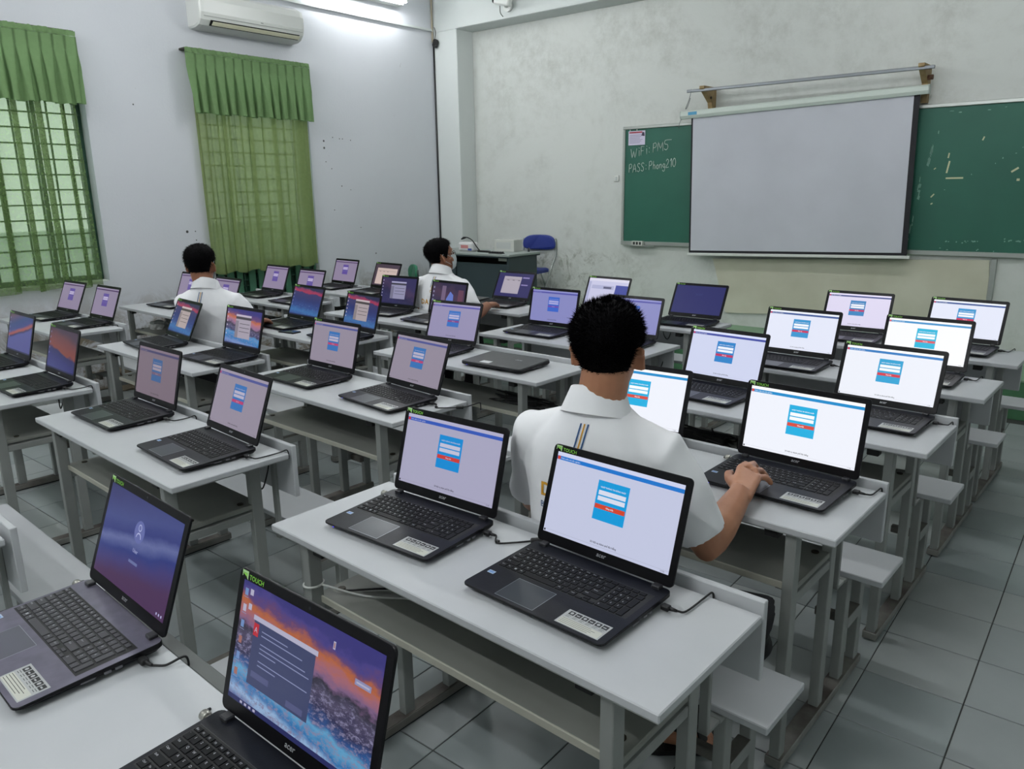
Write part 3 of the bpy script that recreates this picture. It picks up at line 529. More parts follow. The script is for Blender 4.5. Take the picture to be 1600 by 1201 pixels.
# ------------------------------------------------------------------ school desks (desk with the bench of the row in front)
S = 0.48
DP = []      # (name, mesh)
def dpart(name, mb, m, sub=None): DP.append((name, mb.mesh(name, m)))
dpart('desk_top', MB().cbox(-0.6, 0.6, 0, 0.41, 0.731, 0.75, 0.0025).box(-0.598, 0.598, 0.002, 0.408, 0.729, 0.731, 1), [m_white, m_edge])
dpart('back_panel', MB().cbox(-0.598, 0.598, 0.424, 0.442, 0.585, 0.772, 0.002), m_white)
dpart('shelf', MB().cbox(-0.49, 0.49, 0.055, 0.345, 0.545, 0.562, 0.002), m_shelf)
dpart('shelf_lip', MB().cbox(-0.49, 0.49, 0.050, 0.056, 0.543, 0.564, 0.002), m_shelfedge)
for s in (-1, 1):
    x = s*S
    dpart('leg', MB().cbox(x-0.015, x+0.015, 0.02, 0.06, 0.034, 0.729, 0.002), m_steel)
    dpart('leg', MB().cbox(x-0.015, x+0.015, 0.315, 0.355, 0.034, 0.729, 0.002), m_steel)
    dpart('bench_leg', MB().cbox(x-0.015, x+0.015, 0.500, 0.540, 0.034, 0.398, 0.002), m_steel)
    dpart('bench_leg', MB().cbox(x-0.015, x+0.015, 0.650, 0.690, 0.034, 0.398, 0.002), m_steel)
    dpart('back_post', MB().cbox(x-0.012, x+0.012, 0.410, 0.424, 0.40, 0.729, 0.002).box(x-0.012, x+0.012, 0.41, 0.50, 0.40, 0.408), m_steel)
    dpart('foot_rail', MB().cbox(x-0.024, x+0.024, 0.015, 0.70, 0.006, 0.034, 0.002, 0).box(x-0.022, x+0.022, 0.017, 0.698, 0.034, 0.0355, 1).box(x-0.02, x+0.02, 0.03, 0.69, 0.0, 0.006, 2), [m_rail, m_railtop, m_rubber])
    dpart('strut', MB().cbox(x-0.018, x+0.018, 0.54, 0.65, 0.205, 0.245, 0.002, 0).box(x-0.017, x+0.017, 0.54, 0.65, 0.245, 0.2465, 1), [m_steel, m_railtop])
    dpart('footrest_bracket', MB().cbox(min(x, x-s*0.10), max(x, x-s*0.10), 0.56, 0.585, 0.205, 0.235, 0.002), m_railtop)
    dpart('shelf_bracket', MB().cbox(x-0.012, x+0.012, 0.06, 0.315, 0.508, 0.536, 0.002).box(x-s*0.03-0.018, x-s*0.03+0.018, 0.06, 0.315, 0.536, 0.545), m_steel)
    dpart('seat_bearer', MB().cbox(x-0.015, x+0.015, 0.47, 0.70, 0.398, 0.410, 0.002), m_steel)
    dpart('joint_block', MB().cbox(x-s*0.055-0.02, x-s*0.055+0.02, 0.022, 0.058, 0.700, 0.729, 0.002), m_rubber)
    for y in (0.11, 0.29): dpart('bolt', MB().tube([(s*0.455, y, 0.56), (s*0.455, y, 0.5655)], 0.011, 10), m_bolt)
dpart('bench_seat', MB().cbox(-0.6, 0.6, 0.485, 0.705, 0.410, 0.43, 0.0025), m_white)
DESKS = {'R0': (0.0, -0.86), 'R1': (0, 0), 'R2': (-0.006, 0.858), 'R3': (-0.003, 1.70), 'R4': (0, 2.567), 'R5': (-0.006, 3.365),
         'M0': (-1.66, -0.91), 'Ma': (-1.67, -0.054), 'Mb': (-1.666, 0.811), 'Mc': (-1.64, 1.651), 'Md': (-1.56, 2.43), 'Me': (-1.656, 3.27),
         'La': (-3.198, -0.12), 'Lb': (-3.13, 0.735), 'Lc': (-3.135, 1.60), 'Ld': (-3.10, 2.345), 'Le': (-3.04, 3.14),
         'LLa': (-4.85, 0.69), 'LLb': (-4.80, 1.533), 'LLc': (-4.76, 2.33), 'LLd': (-4.43, 3.06)}
DL = {'R0': 'white school desk at the very bottom, carrying the seascape laptop', 'R1': 'white school desk the man in front sits behind, with two large login laptops',
      'R2': 'white school desk the man with short spiky hair is working at', 'R3': 'white school desk one row beyond the spiky-haired man, along the aisle', 'R4': 'white school desk in the second row from the platform, along the aisle', 'R5': 'white school desk nearest the platform, along the aisle',
      'M0': 'white school desk mostly outside the photo, only its bench and back panel end showing', 'Ma': 'white school desk with two grey-pink login laptops and open floor around it', 'Mb': 'white school desk behind the spiky-haired man, toward the windows, with two login laptops', 'Mc': 'white school desk carrying the closed laptop', 'Md': 'white school desk with a blue-lit login laptop just behind the spiky-haired head', 'Me': 'white school desk by the platform carrying the blank dark blue screen laptop',
      'La': 'white school desk with two desktop-wallpaper laptops at the photo edge', 'Lb': 'white school desk right behind the seated man near the windows', 'Lc': 'white school desk the man near the windows is working at', 'Ld': 'white school desk right behind the masked man in glasses', 'Le': 'white school desk the masked man in glasses is typing at',
      'LLa': 'white school desk beside the sheer curtain with two pinkish login laptops', 'LLb': 'white school desk against the flaking wall between the windows', 'LLc': 'white school desk under the closed olive curtain', 'LLd': 'white school desk by the green folding chair'}
ME_LOWP = MB().cbox(-0.57, 0.57, 0.380, 0.398, 0.54, 0.7285, 0.002).mesh('back_panel', m_white)
for k, (x, y) in DESKS.items():
    t = thing('school_desk', DL[k], 'desk', (x-0.6, y, 0), 0, 'school desks with fixed benches')
    for nm, me in DP:
        if k == 'R0' and nm == 'back_panel': me = MB().cbox(-0.598, 0.598, 0.416, 0.446, 0.55, 0.738, 0.002).mesh('back_panel', mat('dark_grey_board', (84, 88, 86), 0.5))
        if k in ('R4', 'R5', 'Md', 'Me', 'Le') and nm == 'back_panel': me = ME_LOWP
        if k in ('Md', 'Me', 'R5') and nm in ('shelf', 'shelf_lip', 'shelf_bracket', 'bolt'): continue
        ob(nm, me, t)
# ------------------------------------------------------------------ laptops
BW = 0.382; ZF, ZR = 0.018, 0.026; DT = math.atan((ZR-ZF)/0.259)
def deckz(y): return ZF+(ZR-ZF)*(y+0.006)/0.259
def base_mesh(m1):
    def ring(i, zf, zr, r):
        return [(x, y, zf+(zr-zf)*(y+0.006)/0.259) for x, y, _ in rrect(-BW+i, -i, -0.006+i, 0.253-i, r, 4)]
    mb = MB(); rg = [ring(0.022, 0.003, 0.003, 0.012), ring(0.006, 0.008, 0.008, 0.014), ring(0.0, 0.0135, 0.016, 0.014), ring(0.0, ZF-0.001, ZR-0.001, 0.014), ring(0.0012, ZF, ZR, 0.013)]
    mb.loft(rg, 0, False, True); mb.m[-1] = 1; return mb.mesh('base', [m_black, m1])
def lid_mesh():
    mb = MB(); R = lambda i, z: rrect(i, BW-i, 0.004+i, 0.2445-i, 0.011, 4, z)
    mb.loft([R(0.004, -0.0075), R(0.0, -0.005), R(0, -0.001), R(0.001, 0)], 0, False, True); mb.m[-1] = 1; return mb.mesh('lid', [m_black, m_bezel])
ME_BASE = base_mesh(m_deck); ME_BASEG = base_mesh(m_deckg); ME_LID = lid_mesh()
ROWS = []
def _rows():
    u = 0.01845; x0 = 0.0125; y0 = 0.1015; out = []
    def row(y, h, ws, x):
        for w in ws:
            if w > 0: out.append((x, y, w*u-0.0026, h))
            x += abs(w)*u
    num = x0+14.75*u
    row(y0, 0.0155, [1.1, .95, .95, 1, 5.0, 1, .95, 1.05], x0); row(y0, 0.0155, [1.95, .95], num)
    ax = x0+12.0*u
    out.append((ax, y0-0.0005, 0.85*u, 0.0072)); out.append((ax+0.88*u, y0-0.0005, 0.85*u, 0.0072)); out.append((ax+0.88*u, y0+0.0085, 0.85*u, 0.0072)); out.append((ax+1.76*u, y0-0.0005, 0.85*u, 0.0072))
    row(y0+0.0186, 0.0158, [2.2]+[1]*10+[2.35], x0); row(y0+0.0186, 0.0158, [.97]*3, num)
    row(y0+0.0372, 0.0158, [1.75]+[1]*11+[1.8], x0); row(y0+0.0372, 0.0158, [.97]*3, num)
    row(y0+0.0558, 0.0158, [1.45]+[1]*12+[1.1], x0); row(y0+0.0558, 0.0158, [.97]*3, num)
    row(y0+0.0744, 0.0158, [1]*13+[1.55], x0); row(y0+0.0744, 0.0158, [.97]*4, num)
    row(y0+0.0932, 0.0105, [.97]*19, x0)
    out.append((num+2.91*u, y0, 0.93*u-0.0022, 0.0340)); out.append((num+2.91*u, y0+0.0372, 0.93*u-0.0022, 0.0340))
    return out
KEYS = _rows()
def keybox(w, h): return MB().loft([[(0, 0, 0), (w, 0, 0), (w, h, 0), (0, h, 0)], [(0.0008, 0.0008, 0.0016), (w-0.0008, 0.0008, 0.0016), (w-0.0008, h-0.0008, 0.0016), (0.0008, h-0.0008, 0.0016)]], 0, False)
KM = {}
def keymesh(w, h, m):
    k = (round(w, 4), round(h, 4), m.name)
    if k not in KM: KM[k] = keybox(w, h).mesh('key', m)
    return KM[k]
def keys_joined(m):
    mb = MB()
    for x, y, w, h in KEYS:
        k = keybox(w, h); mb.add(k.v, k.f, 0, False, Matrix.Translation((x-BW, y, 0)))
    return mb.mesh('keys', m)
ME_KEYS = keys_joined(m_key)
ME_WELL = MB().rect(0.009-BW, 0.3655-BW, 0.0985, 0.2085, 0.0003).box(0.009-BW, 0.3655-BW, 0.2085, 0.2095, 0.0, 0.0008, 1).mesh('keyboard', [m_rubber, m_hinge])
LEG = {5: ['Esc']+['F%d' % i for i in range(1, 13)], 4: list('`1234567890-='), 3: ['Tab']+list('QWERTYUIOP[]\\'), 2: ['Caps']+list("ASDFGHJKL;'")+['Enter'], 1: ['Shift']+list('ZXCVBNM,./')+['Shift'], 0: ['Ctrl', 'Fn', '', 'Alt', '', 'Alt', '', 'Ctrl']}
def legends():
    mb = MB(); ys = sorted({round(k[1], 4) for k in KEYS if k[3] > 0.009 and k[3] < 0.03}); rows = {}
    for k in KEYS:
        if 0.009 < k[3] < 0.03: rows.setdefault(ys.index(round(k[1], 4)), []).append(k)
    for r, ks in rows.items():
        ks.sort()
        for k, s in zip(ks, LEG[r]):
            if s:
                vs, fs = textgeo(s, 0.0052 if len(s) > 1 else 0.0066, 'LEFT'); mb.add(vs, fs, 0, False, Matrix.Translation((k[0]-BW+0.003, k[1]+k[3]-0.0075, 0.0018)))
        for k, s in zip(ks[len(LEG[r]):], ['0.', '123', '456', '789', '/*-', ''][r] if r < 5 else ''):
            vs, fs = textgeo(s, 0.0066, 'LEFT'); mb.add(vs, fs, 0, False, Matrix.Translation((k[0]-BW+0.004, k[1]+k[3]-0.009, 0.0018)))
        if r == 0:
            k = ks[2]
            for i in range(2):
                for j in range(2): mb.rect(k[0]-BW+0.005+i*0.0028, k[0]-BW+0.0073+i*0.0028, k[1]+0.006+j*0.0028, k[1]+0.0083+j*0.0028, 0.0018)
    return mb.mesh('key_legends', m_legend)
ME_LEG = legends()
def padmesh(m):
    return MB().rect(0.0905-BW, 0.1985-BW, 0.004, 0.086, 0.0002, 1).rect(0.0917-BW, 0.1973-BW, 0.0052, 0.0848, 0.0004, 0).mesh('touchpad', [m, m_padrim])
ME_PAD, ME_PADG = padmesh(m_pad), padmesh(m_padg)
def stickermesh():
    mb = MB(); x0 = 0.256-BW; mb.rect(x0, x0+0.108, 0.005, 0.0585, 0.0003, 0)
    for k in range(6):
        x = x0+0.007+k*0.0165; mb.rect(x, x+0.0138, 0.0415, 0.0545, 0.0005, 1)
        mb.rect(x+0.003, x+0.0105, 0.0455, 0.0485, 0.0007, 0) if k % 2 else mb.add([(x+0.0069+0.0038*cos(q*pi/4), 0.048+0.0038*sin(q*pi/4), 0.0007) for q in range(8)], [tuple(range(8))], 3 if k == 3 else 0)
    for k in range(6): mb.rect(x0+0.007+k*0.0165, x0+0.0185+k*0.0165, 0.0375, 0.0385, 0.0005, 1); mb.rect(x0+0.007+k*0.0165, x0+0.0165+k*0.0165, 0.0335, 0.0345, 0.0005, 1)
    mb.rect(x0+0.004, x0+0.104, 0.0075, 0.029, 0.0005, 2)
    for k in range(4): mb.rect(x0+0.006, x0+0.078+0.006*(k % 3), 0.0105+k*0.005, 0.0115+k*0.005, 0.0007, 1)
    return mb.mesh('palm_sticker', [m_stk, m_stkd, m_stk2, mat('red_icon', (150, 60, 50), 0.5)])
ME_STK = stickermesh()
ME_BADGE = MB().rect(0.012-BW, 0.031-BW, 0.062, 0.074, 0.0003, 0).rect(0.0145-BW, 0.0285-BW, 0.065, 0.071, 0.0005, 1).mesh('badge', [m_badge, mat('badge_blue', (110, 150, 205), 0.4)])
ME_LED = MB().box(0.040-BW, 0.043-BW, -0.0068, -0.005, 0.0105, 0.0125).mesh('status_led', emat((90, 80, 255), 1.4))
ME_PORT = MB().box(-0.0008, 0.0004, 0.10, 0.125, 0.010, 0.013).box(-0.0008, 0.0004, 0.14, 0.153, 0.0095, 0.0145).box(-0.0008, 0.0004, 0.16, 0.173, 0.0095, 0.0145).mesh('side_ports', mat('port_metal', (120, 120, 124), 0.4, 0.6))
def hingemesh(u): return MB().cbox(u-BW, u+0.021-BW, 0.234, 0.252, 0.0235, 0.033, 0.002).mesh('hinge', m_hinge)
ME_H = [hingemesh(0.022), hingemesh(0.339)]
_v, _fc = textgeo('acer', 0.0145, 'CENTER', 0.0002, 0.25)
ME_ACER = MB().add([(x+0.191, y+0.0145, 0.0006) for x, y, z in _v], _fc).mesh('logo', m_logo)
_v, _fc = textgeo('TOUCH', 0.0115, 'LEFT', 0.00015)
ME_TOUCH = MB().add([(x+0.0285, y+0.2300, 0.0006) for x, y, z in _v], _fc, 0).quad([(0.0075, 0.2418, 0.0006), (0.0250, 0.2418, 0.0006), (0.0250, 0.2385, 0.0006), (0.0080, 0.2372, 0.0006)], 1).quad([(0.0085, 0.2368, 0.0006), (0.0208, 0.2378, 0.0006), (0.0208, 0.2318, 0.0006)], 0).quad([(0.0212, 0.2382, 0.0006), (0.0250, 0.2385, 0.0006), (0.0250, 0.2275, 0.0006), (0.0212, 0.2305, 0.0006)], 1).quad([(0.0080, 0.2372, 0.0006), (0.0100, 0.2365, 0.0006), (0.0100, 0.2320, 0.0006), (0.0080, 0.2310, 0.0006)], 1).mesh('touch_sticker', [m_green, m_greenw])
ME_CAM = MB().add([(0.191+0.0028*cos(k*pi/5), 0.2355+0.0028*sin(k*pi/5), 0.0005) for k in range(10)], [tuple(range(10))]).mesh('webcam', mat('lens_grey', (44, 44, 52), 0.25))
SX0, SX1, SY0, SY1 = 0.0155, 0.3665, 0.0295, 0.2270
def sx(u): return SX0+(SX1-SX0)*u
def sy(v): return SY0+(SY1-SY0)*v
def mul(c, k): return tuple(min(255, v*k) for v in c)
def wallpaper(name, stops, nscale, dist, ang=0.0, spots=None, k=1.0):
    """screen image: colour bands over height, warped by noise, on the screen's own UV"""
    m = bpy.data.materials.new(name); m.use_nodes = True; nt = m.node_tree; p = nt.nodes['Principled BSDF']
    p.inputs['Base Color'].default_value = (0.008, 0.008, 0.01, 1); p.inputs['Roughness'].default_value = 0.3; p.inputs['Specular IOR Level'].default_value = 0.22
    uv = nt.nodes.new('ShaderNodeUVMap'); mp = nt.nodes.new('ShaderNodeMapping'); mp.inputs['Rotation'].default_value = (0, 0, ang); nt.links.new(uv.outputs[0], mp.inputs[0])
    n = nt.nodes.new('ShaderNodeTexNoise'); n.inputs['Scale'].default_value = nscale; n.inputs['Detail'].default_value = 8; n.inputs['Roughness'].default_value = 0.65; nt.links.new(uv.outputs[0], n.inputs[0])
    sp = nt.nodes.new('ShaderNodeSeparateXYZ'); nt.links.new(mp.outputs[0], sp.inputs[0])
    a = nt.nodes.new('ShaderNodeMath'); a.operation = 'MULTIPLY_ADD'; a.inputs[1].default_value = dist; nt.links.new(n.outputs['Fac'], a.inputs[0]); nt.links.new(sp.outputs['Y'], a.inputs[2])
    b = nt.nodes.new('ShaderNodeMath'); b.operation = 'SUBTRACT'; b.inputs[1].default_value = dist/2; nt.links.new(a.outputs[0], b.inputs[0])
    r = nt.nodes.new('ShaderNodeValToRGB'); e = r.color_ramp.elements
    while len(e) < len(stops): e.new(0.5)
    for el, (ps, c) in zip(e, stops): el.position = ps; el.color = (*lin(mul(c, k)), 1)
    nt.links.new(b.outputs[0], r.inputs[0]); last = r.outputs[0]
    if spots:
        n2 = nt.nodes.new('ShaderNodeTexNoise'); n2.inputs['Scale'].default_value = spots[0]; n2.inputs['Detail'].default_value = 9; n2.inputs['Roughness'].default_value = 0.8; nt.links.new(uv.outputs[0], n2.inputs[0])
        r2 = nt.nodes.new('ShaderNodeValToRGB'); r2.color_ramp.elements[0].position = spots[1]; r2.color_ramp.elements[1].position = spots[1]+0.08; nt.links.new(n2.outputs['Fac'], r2.inputs[0])
        vv = nt.nodes.new('ShaderNodeMapRange'); vv.inputs[1].default_value = spots[2]; vv.inputs[2].default_value = spots[2]-0.08; nt.links.new(b.outputs[0], vv.inputs[0])
        mm = nt.nodes.new('ShaderNodeMath'); mm.operation = 'MULTIPLY'; nt.links.new(r2.outputs[0], mm.inputs[0]); nt.links.new(vv.outputs[0], mm.inputs[1])
        mx = nt.nodes.new('ShaderNodeMix'); mx.data_type = 'RGBA'; mx.inputs[7].default_value = (*lin(mul(spots[3], k)), 1); nt.links.new(mm.outputs[0], mx.inputs[0]); nt.links.new(last, mx.inputs[6]); last = mx.outputs[2]
    nt.links.new(last, p.inputs['Emission Color']); p.inputs['Emission Strength'].default_value = 1.0
    return m
COAST = [(0.0, (62, 70, 140)), (0.12, (120, 150, 205)), (0.22, (44, 120, 185)), (0.36, (84, 150, 205)), (0.44, (52, 52, 92)), (0.52, (84, 78, 112)), (0.60, (58, 54, 70)), (0.66, (150, 112, 150)), (0.74, (186, 118, 130)), (0.81, (196, 110, 66)), (0.88, (110, 74, 120)), (1.0, (58, 54, 128))]
w_coast = wallpaper('seascape_wallpaper', COAST, 5.5, 0.30, radians(9), (22, 0.52, 0.62, (150, 146, 180)), 0.92)
w_near = wallpaper('sunset_wave_wallpaper', [(0.0, (60, 66, 130)), (0.10, (150, 180, 215)), (0.18, (40, 110, 170)), (0.27, (96, 160, 200)), (0.34, (38, 80, 140)), (0.42, (46, 44, 78)), (0.55, (72, 66, 92)), (0.62, (44, 42, 56)), (0.67, (120, 92, 128)), (0.75, (160, 100, 112)), (0.82, (178, 98, 56)), (0.89, (96, 64, 108)), (0.95, (70, 62, 130)), (1.0, (54, 50, 118))], 6.5, 0.34, radians(7), (26, 0.50, 0.64, (132, 128, 160)), 0.95)
w_coastb = wallpaper('blue_seascape_wallpaper', [(0.0, (50, 64, 150)), (0.2, (70, 130, 200)), (0.35, (56, 84, 160)), (0.6, (52, 60, 128)), (0.84, (70, 64, 120)), (0.88, (196, 60, 96)), (0.97, (150, 60, 110)), (1.0, (50, 50, 90))], 6, 0.25, 0.1, (18, 0.55, 0.5, (120, 150, 200)), 0.8)
w_dusk = wallpaper('dark_dusk_wallpaper', [(0.0, (60, 52, 110)), (0.3, (52, 50, 100)), (0.55, (44, 40, 84)), (0.75, (80, 60, 100)), (1.0, (56, 50, 104))], 5, 0.5, 0.5, (9, 0.56, 0.7, (110, 84, 120)), 0.8)
w_sign = wallpaper('blue_signin_with_reflection', [(0.0, (84, 50, 96)), (0.16, (70, 60, 130)), (0.28, (40, 56, 140)), (0.40, (110, 120, 180)), (0.48, (52, 62, 140)), (0.62, (74, 84, 152)), (0.82, (66, 70, 134)), (1.0, (56, 58, 116))], 1.6, 0.25, radians(-16), None, 0.82)  # sign-in blues, with curved glass reflections painted into the bands
w_rust = wallpaper('blue_rust_wallpaper', [(0.0, (82, 84, 146)), (0.26, (80, 84, 150)), (0.31, (44, 44, 92)), (0.36, (170, 84, 66)), (0.44, (60, 70, 130)), (0.62, (40, 66, 120)), (0.86, (96, 66, 86)), (1.0, (40, 40, 60))], 1.4, 0.18, radians(-22), None, 0.9)
w_rustb = wallpaper('rust_blue_wallpaper', [(0.0, (70, 74, 140)), (0.35, (48, 48, 120)), (0.52, (38, 40, 96)), (0.58, (140, 66, 52)), (0.86, (110, 60, 64)), (1.0, (70, 50, 72))], 1.7, 0.42, radians(14), None, 0.85)
w_figure = wallpaper('purple_wallpaper', [(0.0, (70, 60, 96)), (0.4, (60, 50, 84)), (0.7, (84, 60, 86)), (1.0, (54, 44, 78))], 4, 0.8, 0.3, None, 0.85)
def scr_mb():
    return MB().rect(SX0, SX1, SY0, SY1, 0.0004, 0)
def R(mb, u0, u1, v0, v1, mi, lv=1): mb.rect(sx(u0), sx(u1), sy(v0), sy(v1), 0.0004+0.0001*lv, mi)
def T(mb, s, u, v, size, mi, align='CENTER', lv=3, bold=0.0):
    vs, fs = textgeo(s, size, align, bold); mb.add([(x+sx(u), y+sy(v), 0.0004+0.0001*lv) for x, y, z in vs], fs, mi)
def finish(mb, mats):
    me = mb.mesh('screen', mats); uvl = me.uv_layers.new(name='UVMap')
    for l in me.loops:
        co = me.vertices[l.vertex_index].co; uvl.data[l.index].uv = ((co.x-SX0)/(SX1-SX0), (co.y-SY0)/(SY1-SY0))
    return me
def scr_login(bg, bar, card, btn, fld, text=True, top=None):
    mb = scr_mb(); top = top or mul(bg, 1.06)
    R(mb, 0, 1, 0.952, 1, 1); R(mb, 0, 1, 0.905, 0.952, 2); R(mb, 0.004, 0.028, 0.908, 0.949, 7, 2)
    u0, u1 = 0.374, 0.622; R(mb, u0, u1, 0.335, 0.800, 3)
    R(mb, u0+0.016, u1-0.018, 0.632, 0.685, 4, 2); R(mb, u0+0.016, u1-0.018, 0.565, 0.617, 4, 2); R(mb, u0+0.004, u1-0.006, 0.468, 0.522, 5, 2)
    R(mb, 0, 1, 0.034, 0.037, 6)
    if text:
        T(mb, 'NHẬP THÔNG TIN ĐĂNG NHẬP', 0.498, 0.716, 0.0047, 4, bold=0.0001); T(mb, 'Đăng nhập', 0.498, 0.486, 0.0046, 4, bold=0.0001)
        T(mb, 'Sở Nội vụ thành phố Đà Nẵng', 0.5, 0.06, 0.0058, 8, bold=0.0001); T(mb, '11:26', 0.955, 0.012, 0.005, 8)
        T(mb, 'Phần mềm thi trắc nghiệm', 0.035, 0.918, 0.0052, 4, 'LEFT'); R(mb, 0.004, 0.018, 0.01, 0.034, 8)
    return finish(mb, [emat(bg), emat(top), emat(bar), emat(card), emat(fld), emat(btn), emat(mul(bg, 0.85)), emat(btn), emat(mul(bg, 0.25))])
def scr_dialog(wp, paper, bright=1.0, box=(0.28, 0.72, 0.2, 0.86)):
    mb = scr_mb(); u0, u1, v0, v1 = box; R(mb, u0, u1, v0, v1, 1); R(mb, u0, u1, v1-0.05, v1, 2, 2); R(mb, u0, u1, v1-0.13, v1-0.06, 3, 2)
    for k in range(3): R(mb, u0+0.12, u1-0.03, v1-0.26-k*0.11, v1-0.245-k*0.11, 3, 2)
    R(mb, u0, u0+0.09, v0, v1-0.18, 4, 2); R(mb, 0, 1, 0, 0.035, 5, 1)
    for k in range(6): R(mb, 0.02, 0.045, 0.86-k*0.12, 0.90-k*0.12, 2, 1)
    return finish(mb, [wp, emat(paper), emat(mul(paper, 1.15)), emat(mul(paper, 0.42)), emat(mul(paper, 0.8)), emat((26, 28, 60)), ])
def scr_sunset():
    mb = scr_mb(); R(mb, 0.125, 0.585, 0.20, 0.725, 1); R(mb, 0.115, 0.598, 0.725, 0.765, 2, 2); R(mb, 0.125, 0.165, 0.60, 0.705, 3, 3)
    T(mb, 'A', 0.145, 0.630, 0.013, 2, lv=4)
    for k, w in enumerate((0.20, 0.31, 0, 0.34, 0.37, 0.13, 0, 0.37, 0.14)):
        if w: R(mb, 0.19, 0.19+w, 0.66-k*0.035, 0.668-k*0.035, 4, 3)
    R(mb, 0.15, 0.29, 0.27, 0.32, 5, 3); R(mb, 0.43, 0.55, 0.22, 0.27, 5, 3); R(mb, 0, 1, 0, 0.04, 6, 4)
    for k in range(4): R(mb, 0.10+k*0.035, 0.118+k*0.035, 0.01, 0.03, 2, 5)
    for k, c in enumerate((7, 2, 7, 8, 7, 8)): R(mb, 0.02, 0.045, 0.88-k*0.135, 0.94-k*0.135, c, 2); R(mb, 0.015, 0.05, 0.862-k*0.135, 0.868-k*0.135, 4, 2)
    for k in range(2): R(mb, 0.062, 0.088, 0.90-k*0.12, 0.95-k*0.12, 2, 2)
    R(mb, 0.845, 0.945, 0.69, 0.735, 9, 3); R(mb, 0.855, 0.935, 0.705, 0.718, 2, 4); R(mb, 0.685, 0.70, 0.845, 0.905, 2, 3); R(mb, 0.689, 0.696, 0.855, 0.895, 8, 4)
    return finish(mb, [w_near, emat((58, 64, 98)), emat((170, 168, 190)), emat((176, 40, 52)), emat((128, 134, 170)), emat((78, 82, 120)), emat((36, 40, 88)), emat((106, 136, 184)), emat((150, 100, 92)), emat((132, 134, 172))])
def scr_sign():
    mb = scr_mb(); C = lambda r, cu, cv, mi, lv, a0=0, a1=2*pi: mb.add([(sx(cu)+r*cos(a0+(a1-a0)*k/24), sy(cv)+r*sin(a0+(a1-a0)*k/24), 0.0004+lv*0.0001) for k in range(25)], [tuple(range(25))], mi)
    C(0.0235, 0.5, 0.665, 1, 1); C(0.0075, 0.5, 0.71, 2, 2); C(0.0055, 0.5, 0.71, 1, 3); C(0.0115, 0.5, 0.60, 2, 2, 0, pi); C(0.0093, 0.5, 0.598, 1, 3, 0, pi)
    T(mb, 'User', 0.5, 0.44, 0.012, 2); R(mb, 0.44, 0.56, 0.32, 0.35, 3, 2)
    for k in range(3): R(mb, 0.90+k*0.03, 0.913+k*0.03, 0.03, 0.055, 2, 1)
    return finish(mb, [w_sign, emat((92, 100, 158)), emat((176, 180, 214)), emat((96, 104, 150))])
def scr_boot():
    mb = scr_mb(); T(mb, 'acer', 0.5, 0.66, 0.030, 1); return finish(mb, [emat((40, 42, 98)), emat((50, 56, 112))])
def scr_plain(wp):
    mb = scr_mb(); R(mb, 0, 1, 0, 0.04, 1, 1)
    for k in range(5): R(mb, 0.02, 0.045, 0.86-k*0.13, 0.91-k*0.13, 2, 1)
    return finish(mb, [wp, emat((34, 36, 74)), emat((120, 124, 164))])
def scr_figure():
    mb = scr_mb(); mb.add([(sx(u), sy(v), 0.0006) for u, v in ((.44, 0), (.46, .45), (.56, .72), (.66, .60), (.68, .1), (.66, 0))], [(0, 1, 2, 3, 4, 5)], 1)
    R(mb, 0.80, 0.95, 0.05, 0.8, 2, 1); R(mb, 0.30, 0.42, 0.30, 0.9, 3, 1)
    for k in range(5): R(mb, 0.03, 0.07, 0.78-k*0.15, 0.85-k*0.15, 4, 1)
    return finish(mb, [w_figure, emat((96, 116, 190)), emat((96, 60, 80)), emat((110, 92, 120)), emat((130, 130, 160))])
def scr_doc(bgc, paper, win):
    mb = scr_mb(); u0, u1, v0, v1 = win; R(mb, u0, u1, v0, v1, 1); R(mb, u0+0.04, u1-0.04, v1-0.16, v1-0.10, 2, 2)
    for k in range(3): R(mb, u0+0.10+k*0.16, u0+0.16+k*0.16, v1-0.17, v1-0.15, 3, 3)
    R(mb, u1+0.03, min(0.97, u1+0.22), 0.80, 0.86, 4, 2); R(mb, u1+0.03, min(0.97, u1+0.22), 0.50, 0.55, 4, 2)
    return finish(mb, [emat(bgc), emat(paper), emat(mul(paper, 0.93)), emat(mul(paper, 0.4)), emat((130, 120, 170))])
def scr_office():
    mb = scr_mb(); R(mb, 0, 1, 0.90, 1, 1); R(mb, 0.70, 1, 0.25, 0.78, 2, 2); R(mb, 0.10, 0.66, 0.60, 0.74, 3, 2); R(mb, 0.4, 0.6, 0.62, 0.70, 4, 3)
    R(mb, 0, 0.07, 0, 0.86, 3, 1); return finish(mb, [emat((196, 196, 224)), emat((216, 214, 232)), emat((60, 70, 150)), emat((170, 172, 206)), emat((90, 90, 120))])
BR = dict(bg=(238, 241, 250), bar=(58, 128, 196), card=(52, 164, 214), btn=(214, 62, 76), fld=(246, 250, 252))
R1b = dict(bg=(192, 197, 222), bar=(22, 114, 200), card=(8, 150, 214), btn=(204, 66, 40), fld=(214, 218, 234))
R1a = dict(bg=(164, 162, 188), bar=(48, 84, 178), card=(10, 134, 206), btn=(196, 56, 50), fld=(188, 188, 210))
MM = dict(bg=(143, 134, 150), bar=(74, 80, 142), card=(50, 108, 174), btn=(176, 58, 104), fld=(176, 170, 190))
ML = dict(bg=(146, 140, 174), bar=(84, 80, 160), card=(52, 108, 186), btn=(126, 62, 130), fld=(178, 174, 206))
DK = dict(bg=(116, 102, 114), bar=(66, 62, 100), card=(56, 92, 140), btn=(104, 82, 106), fld=(150, 138, 150))
PU = dict(bg=(138, 126, 152), bar=(78, 56, 96), card=(92, 74, 148), btn=(96, 84, 150), fld=(186, 176, 206))
